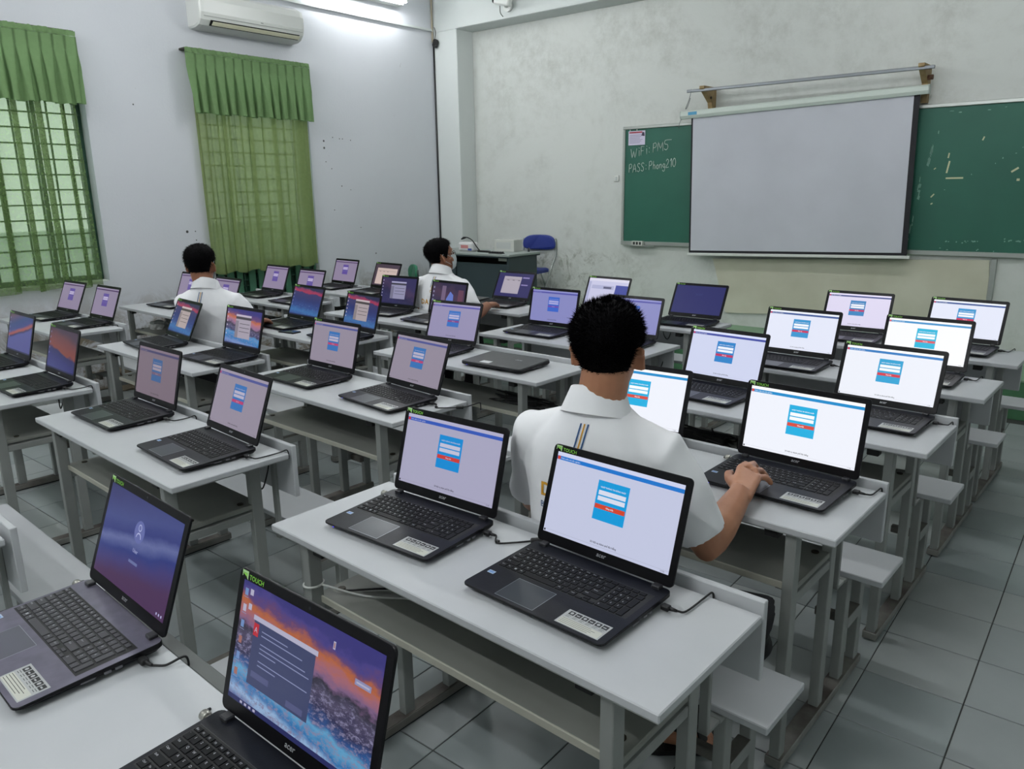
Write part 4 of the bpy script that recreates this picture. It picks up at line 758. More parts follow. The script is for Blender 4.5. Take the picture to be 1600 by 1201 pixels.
BL = dict(bg=(132, 134, 188), bar=(78, 78, 160), card=(56, 98, 194), btn=(104, 74, 168), fld=(166, 166, 216))
B3 = dict(bg=(206, 212, 238), bar=(62, 74, 160), card=(42, 130, 200), btn=(190, 52, 96), fld=(236, 240, 250))
B4 = dict(bg=(228, 232, 248), bar=(64, 90, 150), card=(58, 150, 208), btn=(206, 54, 92), fld=(246, 248, 254))
B5 = dict(bg=(222, 216, 240), bar=(74, 84, 140), card=(62, 132, 190), btn=(198, 50, 96), fld=(246, 246, 252))
WH = dict(bg=(250, 251, 254), bar=(72, 150, 206), card=(46, 184, 222), btn=(226, 88, 98), fld=(252, 254, 255))
CY = dict(bg=(240, 243, 252), bar=(34, 142, 206), card=(36, 176, 226), btn=(216, 78, 64), fld=(248, 252, 254))
L_ = lambda d, text=True: scr_login(d['bg'], d['bar'], d['card'], d['btn'], d['fld'], text)
# key: (x, y, yaw, lid angle, screen, TOUCH sticker, separate keys, label)
LAP = [
 ('R0b', -0.162, -0.725, 2.0, 105.4, scr_sunset(), 1, 1, 'black open laptop at the bottom of the photo showing a sunset seascape desktop'),
 ('R0a', -0.828, -0.712, -0.7, 110.0, scr_sign(), 1, 2, 'brushed grey open laptop showing a blue sign-in screen with a user icon'),
 ('R1b', -0.175, 0.087, -0.8, 107.8, L_(R1b), 1, 1, 'open laptop with login page, standing nearest the seated man, largest screen in view'),
 ('R1a', -0.694, 0.109, 3.3, 106.2, L_(R1a), 1, 1, 'open login laptop with a loose looping cord, sharing the desk with the largest screen'),
 ('R2b', -0.085, 0.985, -1.9, 102.0, L_(CY), 1, 1, 'open laptop the spiky-haired man is typing on'),
 ('R2a', -0.640, 0.990, 4.0, 108.0, L_(CY), 0, 0, 'open laptop with bright login page half hidden by the neck of the spiky-haired man'),
 ('R3a', -0.754, 1.792, -3.4, 107.6, L_(B3), 1, 0, 'open laptop with pale blue login page just past the spiky-haired man'),
 ('R3b', -0.082, 1.849, -1.7, 109.0, L_(BR), 1, 0, 'open laptop with bright login page at the aisle end of the third aisle desk'),
 ('R4a', -0.706, 2.582, -0.1, 109.0, L_(B4), 1, 0, 'open laptop with login page, inner one on the second aisle desk from the platform'),
 ('R4b', -0.143, 2.659, -0.3, 109.2, L_(WH), 1, 0, 'open laptop with the whitest login page, aisle end of the second desk from the platform'),
 ('R5a', -0.703, 3.470, 2.0, 113.0, L_(B5), 1, 0, 'open laptop with lilac login page on the aisle desk nearest the platform'),
 ('R5b', -0.157, 3.456, -3.0, 111.4, L_(B4), 1, 0, 'open laptop at the far end of the aisle, partly covered by the whitest screen'),
 ('Maa', -2.400, 0.057, 0.3, 103.5, L_(DK), 0, 0, 'open laptop with a dim grey-pink reflecting login screen'),
 ('Mab', -1.751, 0.028, -2.3, 109.9, L_(MM), 0, 0, 'open laptop with grey-pink login page beside the dim reflecting one'),
 ('Mba', -2.354, 0.898, -0.2, 104.8, L_(MM), 1, 0, 'open laptop with green touch sticker, next desk beyond the grey-pink pair'),
 ('Mbb', -1.759, 0.876, -4.3, 109.4, L_(MM), 0, 0, 'open laptop without touch sticker and with short plugged cord, next desk beyond the grey-pink pair'),
 ('Mca', -2.354, 1.752, 5.0, 110.0, L_(ML), 1, 0, 'open laptop with lavender login page next to the closed laptop'),
 ('Mda', -2.247, 2.519, 1.5, 102.4, L_(BL), 1, 0, 'open laptop with blue login page left of the spiky-haired head'),
 ('Mdb', -1.659, 2.512, 1.9, 108.0, L_(BL), 0, 0, 'open laptop with blue login page half hidden by the ear of the spiky-haired man'),
 ('Mea', -2.425, 3.310, -1.6, 112.6, scr_office(), 1, 0, 'open laptop showing a pale document window above the spiky-haired head'),
 ('Meb', -1.692, 3.359, 2.5, 118.0, scr_boot(), 1, 0, 'open laptop with a blank dark blue boot screen'),
 ('Laa', -3.978, 0.019, 0.5, 104.5, scr_plain(w_rust), 1, 0, 'open laptop with blue and orange wallpaper, cut off by the photo edge'),
 ('Lab', -3.280, -0.011, -0.2, 104.8, scr_plain(w_rustb), 1, 0, 'open laptop with rust red and blue wallpaper'),
 ('LLaa', -5.590, 0.833, 2.9, 113.0, L_(PU, False), 0, 0, 'open laptop with pink login page nearest the sheer curtain'),
 ('LLab', -5.007, 0.850, 1.8, 111.4, L_(PU, False), 0, 0, 'open laptop with pink login page and crossing reflections, second from the sheer curtain'),
 ('Lba', -3.854, 0.815, -5.5, 116.0, scr_dialog(w_coastb, (170, 156, 156)), 1, 0, 'open laptop with blue desktop and dialog in front of the seated man near the windows'),
 ('Lbb', -3.145, 0.873, 1.0, 103.8, scr_dialog(w_coast, (160, 152, 166)), 1, 0, 'open laptop with purple desktop and dialog beside the elbow of the man near the windows'),
 ('Lca', -3.810, 1.695, -1.6, 110.9, scr_plain(w_coastb), 1, 0, 'open laptop with blue and red seascape the man near the windows is using'),
 ('Lcb', -3.143, 1.640, -4.8, 106.6, scr_dialog(w_coastb, (164, 152, 156)), 1, 0, 'open laptop with a dialog on blue wallpaper, beside the red and blue seascape one'),
 ('Lda', -3.687, 2.478, 5.1, 106.1, scr_dialog(w_dusk, (140, 138, 168)), 1, 0, 'open laptop with a dialog on dark wallpaper at the back of the masked man'),
 ('Ldb', -3.145, 2.410, -3.5, 104.0, scr_figure(), 1, 0, 'open laptop with a pale figure wallpaper in front of the masked man back'),
 ('LLba', -5.422, 1.695, 3.0, 112.0, L_(PU, False), 0, 0, 'open laptop half hidden by the man near the windows, flaking wall behind'),
 ('LLbb', -4.820, 1.650, 0.0, 112.0, L_(PU, False), 0, 0, 'open laptop peeking out past the ear of the man near the windows'),
 ('LLca', -5.421, 2.454, -1.6, 110.9, L_(PU, False), 0, 0, 'open laptop with lilac login page under the olive curtain, fully visible'),
 ('LLcb', -4.790, 2.400, -0.6, 109.7, L_(PU, False), 0, 0, 'open laptop with lilac login page under the olive curtain, partly covered'),
 ('LLda', -5.373, 3.185, -2.0, 108.9, L_(PU, False), 0, 0, 'open laptop standing against the bare white wall past the curtain'),
 ('LLdb', -4.748, 3.159, -3.1, 111.7, scr_doc((70, 56, 70), (198, 178, 172), (0.10, 0.94, 0.06, 0.82)), 1, 0, 'open laptop with a cream document in front of the green folding chair'),
 ('Leb', -3.279, 3.28, 1.4, 117.0, scr_doc((40, 36, 90), (168, 160, 172), (0.17, 0.68, 0.14, 0.86)), 1, 0, 'open laptop the masked man in glasses is typing on'),
]
LAPO = {}
for key, x, y, yaw, ang, scr, touch, sep, label in LAP:
    t = thing('laptop', label, 'laptop', (x, y, 0.75), radians(yaw), 'open laptops'); LAPO[key] = t
    g = sep == 2; DR = (DT, 0, 0); DLc = (0, 0, ZF)
    ob('base', ME_BASEG if g else ME_BASE, t)
    kb = ob('keyboard', ME_WELL, t, loc=DLc, rot=DR)
    if sep:
        for kx, ky, w, h in KEYS: ob('key', keymesh(w, h, m_keyg if g else m_key), kb, loc=(kx-BW, ky, 0.0003))
        ob('key_legends', ME_LEG, kb, loc=(0, 0, 0.0004))
    else:
        o = ob('keys', ME_KEYS, kb, loc=(0, 0, 0.0003)); o['kind'] = 'stuff'
        if key in ('R2a', 'R3a', 'R3b', 'Maa', 'Mab', 'Mbb', 'Mba'): ob('key_legends', ME_LEG, kb, loc=(0, 0, 0.0004))
    ob('touchpad', ME_PADG if g else ME_PAD, t, loc=DLc, rot=DR)
    ob('palm_sticker', ME_STK, t, loc=DLc, rot=DR)
    ob('badge', ME_BADGE, t, loc=DLc, rot=DR)
    ob('side_ports', ME_PORT, t)
    for h in ME_H: ob('hinge', h, t)
    if key in ('R1a', 'Mba', 'Mbb', 'R2b', 'Mda', 'Ldb'): ob('status_led', ME_LED, t)
    A = radians(ang); lm = Matrix(((1, 0, 0, -BW), (0, -cos(A), -sin(A), 0.25), (0, sin(A), -cos(A), 0.026), (0, 0, 0, 1)))
    lid = ob('lid', ME_LID, t, mw=lm)
    ob('screen', scr, lid); ob('logo', ME_ACER, lid); ob('webcam', ME_CAM, lid)
    if touch: ob('touch_sticker', ME_TOUCH, lid)
# closed laptops
A = radians(-1.75); lm = Matrix(((1, 0, 0, -BW), (0, -cos(A), -sin(A), 0.25), (0, sin(A), -cos(A), 0.0272), (0, 0, 0, 1)))
ME_CLID = MB().loft([rrect(0.003, BW-0.003, 0.007, 0.2515, 0.011, 4, -0.0085), rrect(0, BW, 0.004, 0.2545, 0.011, 4, -0.006), rrect(0, BW, 0.004, 0.2545, 0.011, 4, -0.0008)], 0, False).mesh('lid', mat('closed_lid', (44, 46, 48), 0.5, var=(50, 52, 54), scale=30))
_v, _fc = textgeo('acer', 0.03, 'CENTER', 0.0003, 0.25)
ME_CLOGO = MB().add([(0.262-x*0.8, 0.10+y*0.8, -0.0089) for x, y, z in _v], [f[::-1] for f in _fc]).mesh('logo', m_logo)
for x, y, yaw, lab, l in [(-1.800, 1.722, 3.0, True, 'closed black laptop with a white label on its lid'), (-3.66, 3.26, 2.0, False, 'closed black laptop mostly hidden behind the masked man in glasses')]:
    t = thing('laptop', l, 'laptop', (x, y, 0.75), radians(yaw))
    ob('base', ME_BASE, t); ob('side_ports', ME_PORT, t); ob('status_led', ME_LED, t)
    lid = ob('lid', ME_CLID, t, mw=lm); ob('logo', ME_CLOGO, lid)
    if lab: ob('label', MB().box(0.105, 0.165, 0.195, 0.232, -0.0090, -0.0085).mesh('label', mat('white_label', (206, 208, 210), 0.5)), lid)
# charging cords: plug at the rear of the right side, cord over the far edge of the desk
def cord(key, label, loop=0, drop=True):
    L = LAPO[key]; mw = Matrix.Translation(L.location) @ Matrix.Rotation(L.rotation_euler.z, 4, 'Z')
    t = thing('charging_cord', label, 'cable', mw=mw, group='charging cords')
    pl = MB().cbox(0.003, 0.022, 0.198, 0.214, 0.006, 0.017, 0.002).tube([(0.021, 0.207, 0.0115), (0.036, 0.212, 0.009)], [0.005, 0.003], 8)
    ob('plug', pl.mesh('plug', m_cable), t)
    ye = [v for k, v in DESKS.items() if k == key[:-1]][0][1]+0.417-L.location.y
    xe = 0.035
    if loop: pts = [(0.036, 0.212, 0.009), (0.055, 0.19, 0.004), (0.085, 0.21, 0.004), (0.125, 0.255, 0.004), (0.145, 0.285, 0.006)]
    else: pts = [(0.036, 0.212, 0.009), (0.048, 0.228, 0.006), (0.050, ye-0.03, 0.006)]
    pts += [(pts[-1][0]+0.004, ye-0.005, 0.010), (pts[-1][0]+0.006, ye+0.001, 0.0), (pts[-1][0]+0.006, ye+0.0005, -0.022)]
    ob('lead', MB().tube(spline(pts, 5), 0.0024, 6).mesh('lead', m_cable), t)
    if loop: ob('collar', MB().tube([(0.052, 0.192, 0.0055), (0.060, 0.1935, 0.0055)], 0.0055, 8).mesh('collar', m_cable), t); ob('connector', MB().cbox(0.118, 0.150, 0.246, 0.262, 0.001, 0.013, 0.003, T=Matrix.Translation((0.134, 0.254, 0)) @ Matrix.Rotation(0.8, 4, 'Z') @ Matrix.Translation((-0.134, -0.254, 0))).mesh('connector', m_cable), t)
for k, l, lp in [('R1a', 'black charging cord looping on the desk between the two large login laptops', 1), ('R1b', 'black charging cord at the back corner of the largest screen', 0), ('R0a', 'black charging cord of the brushed grey laptop', 0), ('R2b', 'black charging cord of the laptop being typed on', 0), ('R3b', 'black charging cord on the third aisle desk', 0), ('R4a', 'black charging cord of the inner laptop, second aisle desk', 0), ('R4b', 'black charging cord of the whitest laptop', 0), ('R5b', 'black charging cord at the far aisle end', 0), ('Mab', 'black charging cord of the grey-pink login laptop', 0), ('Maa', 'black charging cord of the dim reflecting laptop', 0), ('Mbb', 'black charging cord looping behind the laptop without touch sticker', 1), ('Lab', 'black charging cord of the rust red wallpaper laptop', 0), ('LLab', 'black charging cord under the second pink laptop', 0), ('LLda', 'thin black cord behind the laptop by the bare wall', 0)]:
    cord(k, l, lp)
# silver plugs at the left rear
for key, l in [('R0b', 'silver plug at the corner of the seascape laptop'), ('R0a', 'silver plug at the corner of the brushed grey laptop'), ('R1a', 'silver plug at the corner of the laptop with the looping cord'), ('R2b', 'silver plug at the corner of the laptop being typed on'), ('Maa', 'silver plug at the corner of the dim reflecting laptop')]:
    L = LAPO[key]; t = thing('silver_plug', l, 'plug', mw=Matrix.Translation(L.location) @ Matrix.Rotation(L.rotation_euler.z, 4, 'Z') @ Matrix.Translation((-BW-0.002, 0.232, 0.012)), group='silver plugs')
    ob('shell', MB().tube([(0, 0, 0), (-0.010, 0, 0)], 0.0075, 12).mesh('shell', m_silver), t); ob('ring', MB().tube([(-0.010, 0, 0), (-0.013, 0, 0), (-0.024, 0, 0), (-0.027, 0, 0)], [0.008, 0.0095, 0.0095, 0.007], 12).mesh('ring', m_silver), t)
    ob('tail', MB().tube(spline([(-0.026, 0, 0), (-0.034, 0.004, -0.004), (-0.04, 0.02, -0.0085)], 3), 0.003, 6).mesh('tail', m_cable), t)
# ------------------------------------------------------------------ loose cables, power strips, plaster debris
def clump(label, loc, n, r, seed, cat='cables'):
    rnd = random.Random(seed); t = thing('cable_tangle', label, 'cables', loc)
    for k in range(n):
        p = [(rnd.uniform(-r, r)*1.6, rnd.uniform(-0.06, 0.06), 0.004+rnd.uniform(0, 0.045)*math.sin(pi*i/5)) for i in range(6)]
        p[0] = (p[0][0], p[0][1], 0.004); p[-1] = (p[-1][0], p[-1][1], 0.004)
        ob('lead', MB().tube(spline(p, 4), 0.0035, 5).mesh('lead', m_cable), t)
    ob('power_strip', MB().cbox(-0.10, 0.10, -0.03, 0.03, 0.001, 0.034, 0.004).mesh('power_strip', m_rubber), t)
    return t
def shelf_at(d, dx, dy=0.20): return (DESKS[d][0]-0.6+dx, DESKS[d][1]+dy, 0.562)
for d, dx, sd, l in [('R3', -0.30, 1, 'black cable tangle and power strip on the shelf just past the spiky-haired man'), ('R4', 0.1, 3, 'black cable tangle under the second aisle desk from the platform'), ('Mc', 0.35, 5, 'black cable tangle under the closed laptop'), ('Lc', 0.3, 6, 'black cable tangle under the red and blue seascape laptop'), ('LLc', 0.2, 7, 'black cable tangle under the lilac screens by the olive curtain'), ('LLd', -0.25, 8, 'black cable tangle under the laptop by the bare wall'), ('Ld', 0.2, 10, 'black cable tangle on the shelf behind the masked man')]:
    clump(l, shelf_at(d, dx), 6, 0.12, sd)
def hangcord(label, d, xs):
    x, y = DESKS[d]; t = thing('hanging_cord', label, 'cable', (x-0.6, y, 0))
    for k, px in enumerate(xs):
        ob('lead', MB().tube(spline([(px, 0.395, 0.7285), (px+0.01, 0.38, 0.64), (px+0.05, 0.37, 0.60), (px+0.07, 0.385, 0.66), (px+0.075, 0.40, 0.7285)], 5), 0.003, 5).mesh('lead', m_cable), t)
hangcord('looped black cord hanging under the rust wallpaper desk', 'La', (-0.1, 0.2)); hangcord('looped black cord hanging under the grey-pink login desk', 'Ma', (0.36, 0.42)); hangcord('looped black cord hanging under the blue login desk by the head', 'Md', (0.3, 0.44)); hangcord('looped black cord hanging under the desk with the blank blue screen', 'Me', (-0.3, 0.1))
t = thing('white_cord', 'white cord tied round the leg under the front login desk', 'cable', (DESKS['R1'][0]-0.6, DESKS['R1'][1], 0))
ob('loop', MB().tube([(-0.48+0.024*cos(k*pi/8)*1.0, 0.04+0.028*sin(k*pi/8), 0.60) for k in range(17)], 0.003, 5).mesh('loop', m_ac), t)
ob('lead', MB().tube(spline([(-0.455, 0.05, 0.60), (-0.36, 0.12, 0.570), (-0.25, 0.20, 0.566), (-0.12, 0.26, 0.566)], 5), 0.003, 5).mesh('lead', m_ac), t)
ob('lead', MB().tube(spline([(-0.44, 0.10, 0.566), (-0.33, 0.20, 0.568), (-0.2, 0.24, 0.567), (-0.05, 0.29, 0.566)], 5), 0.003, 5).mesh('lead', m_cable), t)
t = thing('floor_cord', 'thin black cord curling down to the floor beside the grey-pink login desk', 'cable', (DESKS['Ma'][0]-0.6-0.48, DESKS['Ma'][1], 0))
ob('lead', MB().tube(spline([(-0.03, 0.33, 0.53), (-0.09, 0.31, 0.42), (-0.11, 0.30, 0.28), (-0.08, 0.28, 0.12), (-0.03, 0.26, 0.004)], 5), 0.0035, 5).mesh('lead', m_cable), t)
t = thing('phone', 'dark phone lying on the desk beside the seascape laptop near the man by the windows', 'phone', (DESKS['Lc'][0]-0.62, DESKS['Lc'][1]+0.10, 0.7502), 0.15)
ob('body', MB().cbox(-0.07, 0.07, -0.035, 0.035, 0, 0.009, 0.003).mesh('body', m_black), t); ob('glass', MB().box(-0.066, 0.066, -0.032, 0.032, 0.009, 0.0094).mesh('glass', mat('phone_glass', (60, 70, 92), 0.15)), t)
def crumple(name, label, loc, s, m, seed, cat):
    rnd = random.Random(seed); bm = bmesh.new(); bmesh.ops.create_icosphere(bm, subdivisions=3, radius=1.0)
    from mathutils import noise
    for v in bm.verts:
        k = 0.75+0.35*noise.noise(v.co*2.2+Vector((seed, 0, 0)))+0.12*noise.noise(v.co*6); v.co = Vector((v.co.x*s[0]*k, v.co.y*s[1]*k, max(-0.25, v.co.z*k)*s[2]+s[2]*0.25))
    mb = MB(); bm.verts.index_update(); mb.add([v.co.copy() for v in bm.verts], [[v.index for v in f.verts] for f in bm.faces]); bm.free()
    return tag(ob(name, mb.mesh(name, m), loc=loc), label, cat)
m_bag = mat('white_plastic_bag', (196, 198, 196), 0.35); m_sack = mat('brown_sack', (126, 116, 98), 0.8)
crumple('plastic_bag', 'crumpled white plastic bag on the shelf by the flaking wall', shelf_at('LLb', -0.35, 0.2), (0.10, 0.09, 0.07), m_bag, 3, 'bag')
crumple('plastic_bag', 'crumpled plastic bag on the floor below the flaking wall', (-6.05, 1.85, 0.0), (0.14, 0.12, 0.12), m_bag, 9, 'bag')
crumple('cement_sack', 'dusty brown sack slumped against the flaking wall', (-6.22, 1.75, 0.0), (0.16, 0.32, 0.26), m_sack, 5, 'sack')
# ------------------------------------------------------------------ people
from mathutils import noise as NZ
m_skin = mat('skin', (176, 124, 94), 0.5, var=(164, 112, 84), scale=14); m_skin2 = mat('skin_deeper', (152, 102, 76), 0.5, var=(142, 94, 70), scale=14)
m_shirt = mat('white_polo_cloth', (240, 240, 243), 0.8, bump=0.05, bscale=700); m_trous = mat('black_trouser_cloth', (15, 15, 20), 0.85); m_hair = mat('black_hair', (5, 4, 6), 0.7, spec=0.06)
m_mask = mat('surgical_mask', (196, 204, 204), 0.8); m_eye = mat('eye_white', (214, 210, 204), 0.3); m_iris = mat('iris', (30, 20, 14), 0.25)
m_pb = mat('print_blue_dark', (36, 78, 126), 0.6); m_po = mat('print_orange', (206, 150, 40), 0.6)
HEAD = [(-.118, .056, .016, .012), (-.110, .050, .032, .028), (-.092, .034, .047, .052), (-.065, .020, .058, .070), (-.03, .008, .066, .083), (0, .000, .072, .092), (.03, -.004, .076, .097), (.06, -.006, .075, .095), (.085, -.008, .066, .083), (.104, -.008, .048, .061), (.114, -.008, .026, .034), (.118, -.008, .006, .008)]
def headat(z):
    for a, b in zip(HEAD, HEAD[1:]):
        if a[0] <= z <= b[0]:
            k = (z-a[0])/(b[0]-a[0]); return [a[i]+(b[i]-a[i])*k for i in range(4)]
    return HEAD[-1]
def hand_pts(wrist, fwd, up, side, curl=0.5, k=1.0):
    """MCP, PIP, DIP, tip chains for four fingers and a thumb; side points to the thumb"""
    w, f, u, s = Vector(wrist), Vector(fwd).normalized(), Vector(up).normalized(), Vector(side).normalized(); out = []
    for i, (off, l, base) in enumerate(((.030, 1.0, .088), (.010, 1.1, .092), (-.010, 1.02, .088), (-.029, .82, .080))):
        m = w+f*base*k+s*off*k+u*(.006 if i in (1, 2) else .0); c = curl
        p = m+(f*cos(c*.5)-u*sin(c*.5))*.040*l*k+s*off*.12; d = p+(f*cos(c*1.6)-u*sin(c*1.6))*.025*l*k; t = d+(f*cos(c*2.3)-u*sin(c*2.3))*.019*l*k
        out.append([m, p, d, t])
    c0 = w+f*.028*k+s*.022*k; out.append([c0, c0+f*.032*k+s*.026*k-u*.006, c0+f*.060*k+s*.036*k-u*.012, c0+f*.082*k+s*.036*k-u*.018]); return out
def add_hand(mb, wrist, chains, k=1.2):
    w = Vector(wrist); mc = [Vector(c[0]) for c in chains[:4]]; mid = (mc[0]+mc[1]+mc[2]+mc[3])/4
    ax = (mid-w); sd = (mc[0]-mc[3]).normalized()
    for q in (0.0, 0.33, 0.67, 1.0):   # palm as overlapping rays from the wrist to each knuckle
        m = mc[0].lerp(mc[3], q); mb.tube([w+sd*(0.5-q)*0.030-ax*0.15, w.lerp(m, .45)+sd*(0.5-q)*.012, m], [(.017*k, .015*k), (.016*k, .0135*k), (.0115*k, .011*k)], 10)
    for c, r in zip(chains[:4], (.0093, .0096, .0091, .0080)):
        mb.tube([c[0], c[0].lerp(c[1], .5), c[1], c[2], c[3], c[3]+(Vector(c[3])-Vector(c[2])).normalized()*.004], [r*1.12*k, r*k, r*1.02*k, r*.92*k, r*.80*k, r*.4*k], 10)
    c = [Vector(v) for v in chains[4]]; mb.tube([w+ax*.10+sd*.012, c[0], c[1], c[2], c[3], c[3]+(c[3]-c[2]).normalized()*.004], [.016*k, .0155*k, .0118*k, .0105*k, .0088*k, .004*k], 10)
def person(label, base, phi, sh_z, lean, hpos, hyaw, hpitch, arms, legs, skin, hair, mask=False, glasses=False, prints=2, voxel=.005, sleeve=.8, style='smooth', nape=-.075):
    bx, by, bz = base; t = thing('person', label, 'person', (bx, by, 0)); OFF = (-bx, -by, 0)
    p = radians(phi); f = Vector((sin(p), cos(p), 0)); r = Vector((f.y, -f.x, 0)); Z = Vector((0, 0, 1)); B = Vector((bx, by, 0))
    def part(name, me, parent=None): return ob(name, me, parent or t, loc=OFF if parent is None else None)
    H = (Matrix.Translation(hpos) @ Matrix.Rotation(-radians(hyaw), 4, 'Z') @ Matrix.Rotation(-radians(hpitch), 4, 'X'))
    def hp(x, y, z): return H @ Vector((x, y, z))
    def ring(c, rx, ry, n=24, e=0.85):
        out = []
        for k in range(n):
            a = 2*pi*k/n; ca, sa = cos(a), sin(a); out.append(c+r*(rx*math.copysign(abs(ca)**e, ca))+f*(ry*math.copysign(abs(sa)**e, sa)))
        return out
    def spine(z): k = (z-bz)/(sh_z-bz); return B+f*(lean*k)+Z*z
    body = MB()
    body.loft([[hp(rx*sin(2*pi*k/28), cy+ry*cos(2*pi*k/28)*(1 if cos(2*pi*k/28) > 0 else 1.0), z) for k in range(28)] for z, cy, rx, ry in HEAD])
    body.tube([hp(0, .088, .02), hp(0, .106, -.012), hp(0, .104, -.028), hp(0, .086, -.036)], [.008, .012, .015, .009], 8)     # nose
    body.tube([hp(-.022, .082, -.066), hp(0, .090, -.066), hp(.022, .082, -.066)], [.005, .008, .005], 8)                        # lips
    body.tube([hp(-.05, .070, .030), hp(-.02, .091, .034), hp(.02, .091, .034), hp(.05, .070, .030)], [.006, .008, .008, .006], 8)   # brow
    for s in (-1, 1):
        for dz, dy, rr in ((.018, -.002, .011), (.004, .006, .010), (-.012, .008, .010), (-.026, .010, .009)): body.tube([hp(s*.064, dy-.006, dz-.012), hp(s*.084, dy-.012, dz-.011), hp(s*.095, dy-.020, dz-.009)], [(.010, rr), (.006, rr*1.2), (.004, rr*1.05)], 8)
        body.tube([hp(s*.055, .05, -.02), hp(s*.045, .07, -.05)], [.02, .018], 8)
    nb = spine(sh_z+.035)-f*.004; body.tube([spine(sh_z-.10), nb, nb.lerp(hp(0, -.02, -.05), .5), hp(0, -.020, -.045), hp(0, -.018, .0)], [.075, .066, .062, .062, .054], 18)
    body.loft([ring(spine(z), rx, ry, 20) for z, rx, ry in ((bz+.02, .13, .09), (bz+.25, .13, .08), (sh_z-.12, .15, .08), (sh_z-.02, .11, .06))])
    shirt = MB(); d = sh_z-bz
    prof = [(-.03, .170, .122), (.10*d/.55, .182, .130), (.24*d/.55, .182, .122), (.36*d/.55, .190, .118), (.45*d/.55, .200, .118), (.51*d/.55, .192, .112), (.54*d/.55, .178, .102), (d+.018, .150, .094), (d+.046, .118, .084), (d+.080, .076, .072)]
    shirt.loft([ring(spine(bz+z), rx, ry) for z, rx, ry in prof])
    for s, (S, E, Wr, hand) in zip((1, -1), arms):
        S, E, Wr = Vector(S), Vector(E), Vector(Wr)
        body.tube([S, S.lerp(E, .5), E-(E-S).normalized()*.02, E, E+(Wr-E)*.10, E.lerp(Wr, .35), E.lerp(Wr, .75), Wr], [.036, .046, .043, .042, .045, .046, .037, (.033, .027)], 16)
        add_hand(body, Wr, hand)
        e = S.lerp(E, sleeve); shirt.tube([spine(sh_z+.030)+r*s*.03, spine(sh_z+.002)+r*s*.10, S-Z*.012], [.050, .060, .060], 18); shirt.tube([spine(sh_z-.035)+r*s*.10, S-Z*.012, S.lerp(E, .30), S.lerp(E, .6), e], [.070, .068, .064, .062, .066], 20)
    for s, (hipj, knee, ank, toe) in zip((1, -1), legs):
        hipj, knee, ank, toe = Vector(hipj), Vector(knee), Vector(ank), Vector(toe)
        body.tube([hipj, knee, knee.lerp(ank, .35), ank], [.06, .040, .044, .034], 14)
        body.tube([ank-(toe-ank).normalized()*.035+Z*-.03, ank-Z*.03, ank.lerp(toe, .5)-Z*.02, toe], [(.028, .026), (.034, .034), (.042, .026), (.036, .013)], 12)
        for q in range(5):
            dd = (toe-ank).normalized(); sd = dd.cross(Z).normalized(); body.tube([toe-dd*.02+sd*(q-2)*.015, toe+dd*(.022-.004*abs(q-1))+sd*(q-2)*.0155-Z*.003], [.010, .008 if q else .009], 6)
    o = part('body', remesh(body, voxel, 4)); o.data.materials.append(skin)
    me = remesh(shirt, .008, 6)
    for v in me.vertices:
        c = v.co; a = NZ.noise(Vector((c.x*6+c.z*3, c.y*6, c.z*9)))+.7*(1-2*abs(NZ.noise(Vector((c.x*9+c.z*7, c.y*9-c.z*4, c.z*6)))))*min(1, max(0, (sh_z-.02-c.z)/.12)); v.co = c+v.normal*(.0070*a)
    me.materials.append(m_shirt); part('polo_shirt', me)
    # collar
    col = MB(); cc = [spine(sh_z+.045), spine(sh_z+.085)+f*.004, spine(sh_z+.112)+f*.010, spine(sh_z+.110)+f*.010, spine(sh_z+.085)+f*.004, spine(sh_z+.048)]
    col.loft([[v+Z*(.006-.026*sin(2*pi*k/24)) for k, v in enumerate(ring(c, rx, ry, 24, 1.0))] for c, rx, ry in zip(cc, (.074, .071, .068, .072, .081, .097), (.072, .069, .066, .070, .079, .093))], 0, True, False)
    part('collar', col.mesh('collar', m_shirt))
    # trousers
    tr = MB(); tr.loft([ring(B+Z*(bz+z), rx, ry) for z, rx, ry in ((-.085, .14, .11), (-.04, .172, .135), (.04, .172, .128), (.08, .168, .12))])
    for s, (hipj, knee, ank, toe) in zip((1, -1), legs):
        hipj, knee, ank = Vector(hipj), Vector(knee), Vector(ank); tr.tube([hipj-(knee-hipj).normalized()*.06, hipj, hipj.lerp(knee, .5), knee, knee+(ank-knee)*.12+f*.0, knee.lerp(ank, .5), knee.lerp(ank, .93)], [.075, .086, .080, .068, .068, .062, .062], 18)
    me = remesh(tr, .009, 5); me.materials.append(m_trous); part('trousers', me)
    for s, (hipj, knee, ank, toe) in zip((1, -1), legs):
        ank, toe = Vector(ank), Vector(toe); dd = (toe-ank).normalized(); sd = dd.cross(Z).normalized(); sole = MB()
        pr = [(-.06, .028), (-.03, .036), (.05, .038), (.11, .046), (.16, .044), (.185, .026)]
        base0 = Vector((ank.x, ank.y, 0)); dd = Vector((dd.x, dd.y, 0)).normalized()
        ol = [base0+dd*q+sd*w for q, w in pr]+[base0+dd*q-sd*w for q, w in reversed(pr)]
        sole.loft([[v+Z*zz for v in ol] for zz in (0.0, .016)], 0, False); q = base0+dd*.10
        sole.tube(spline([q-sd*.046+Z*.012, q-sd*.036+Z*.045, q+Z*.060, q+sd*.036+Z*.045, q+sd*.046+Z*.012], 4), [(.004, .022)]*17, 8)
        part('sandal', sole.mesh('sandal', m_rubber))
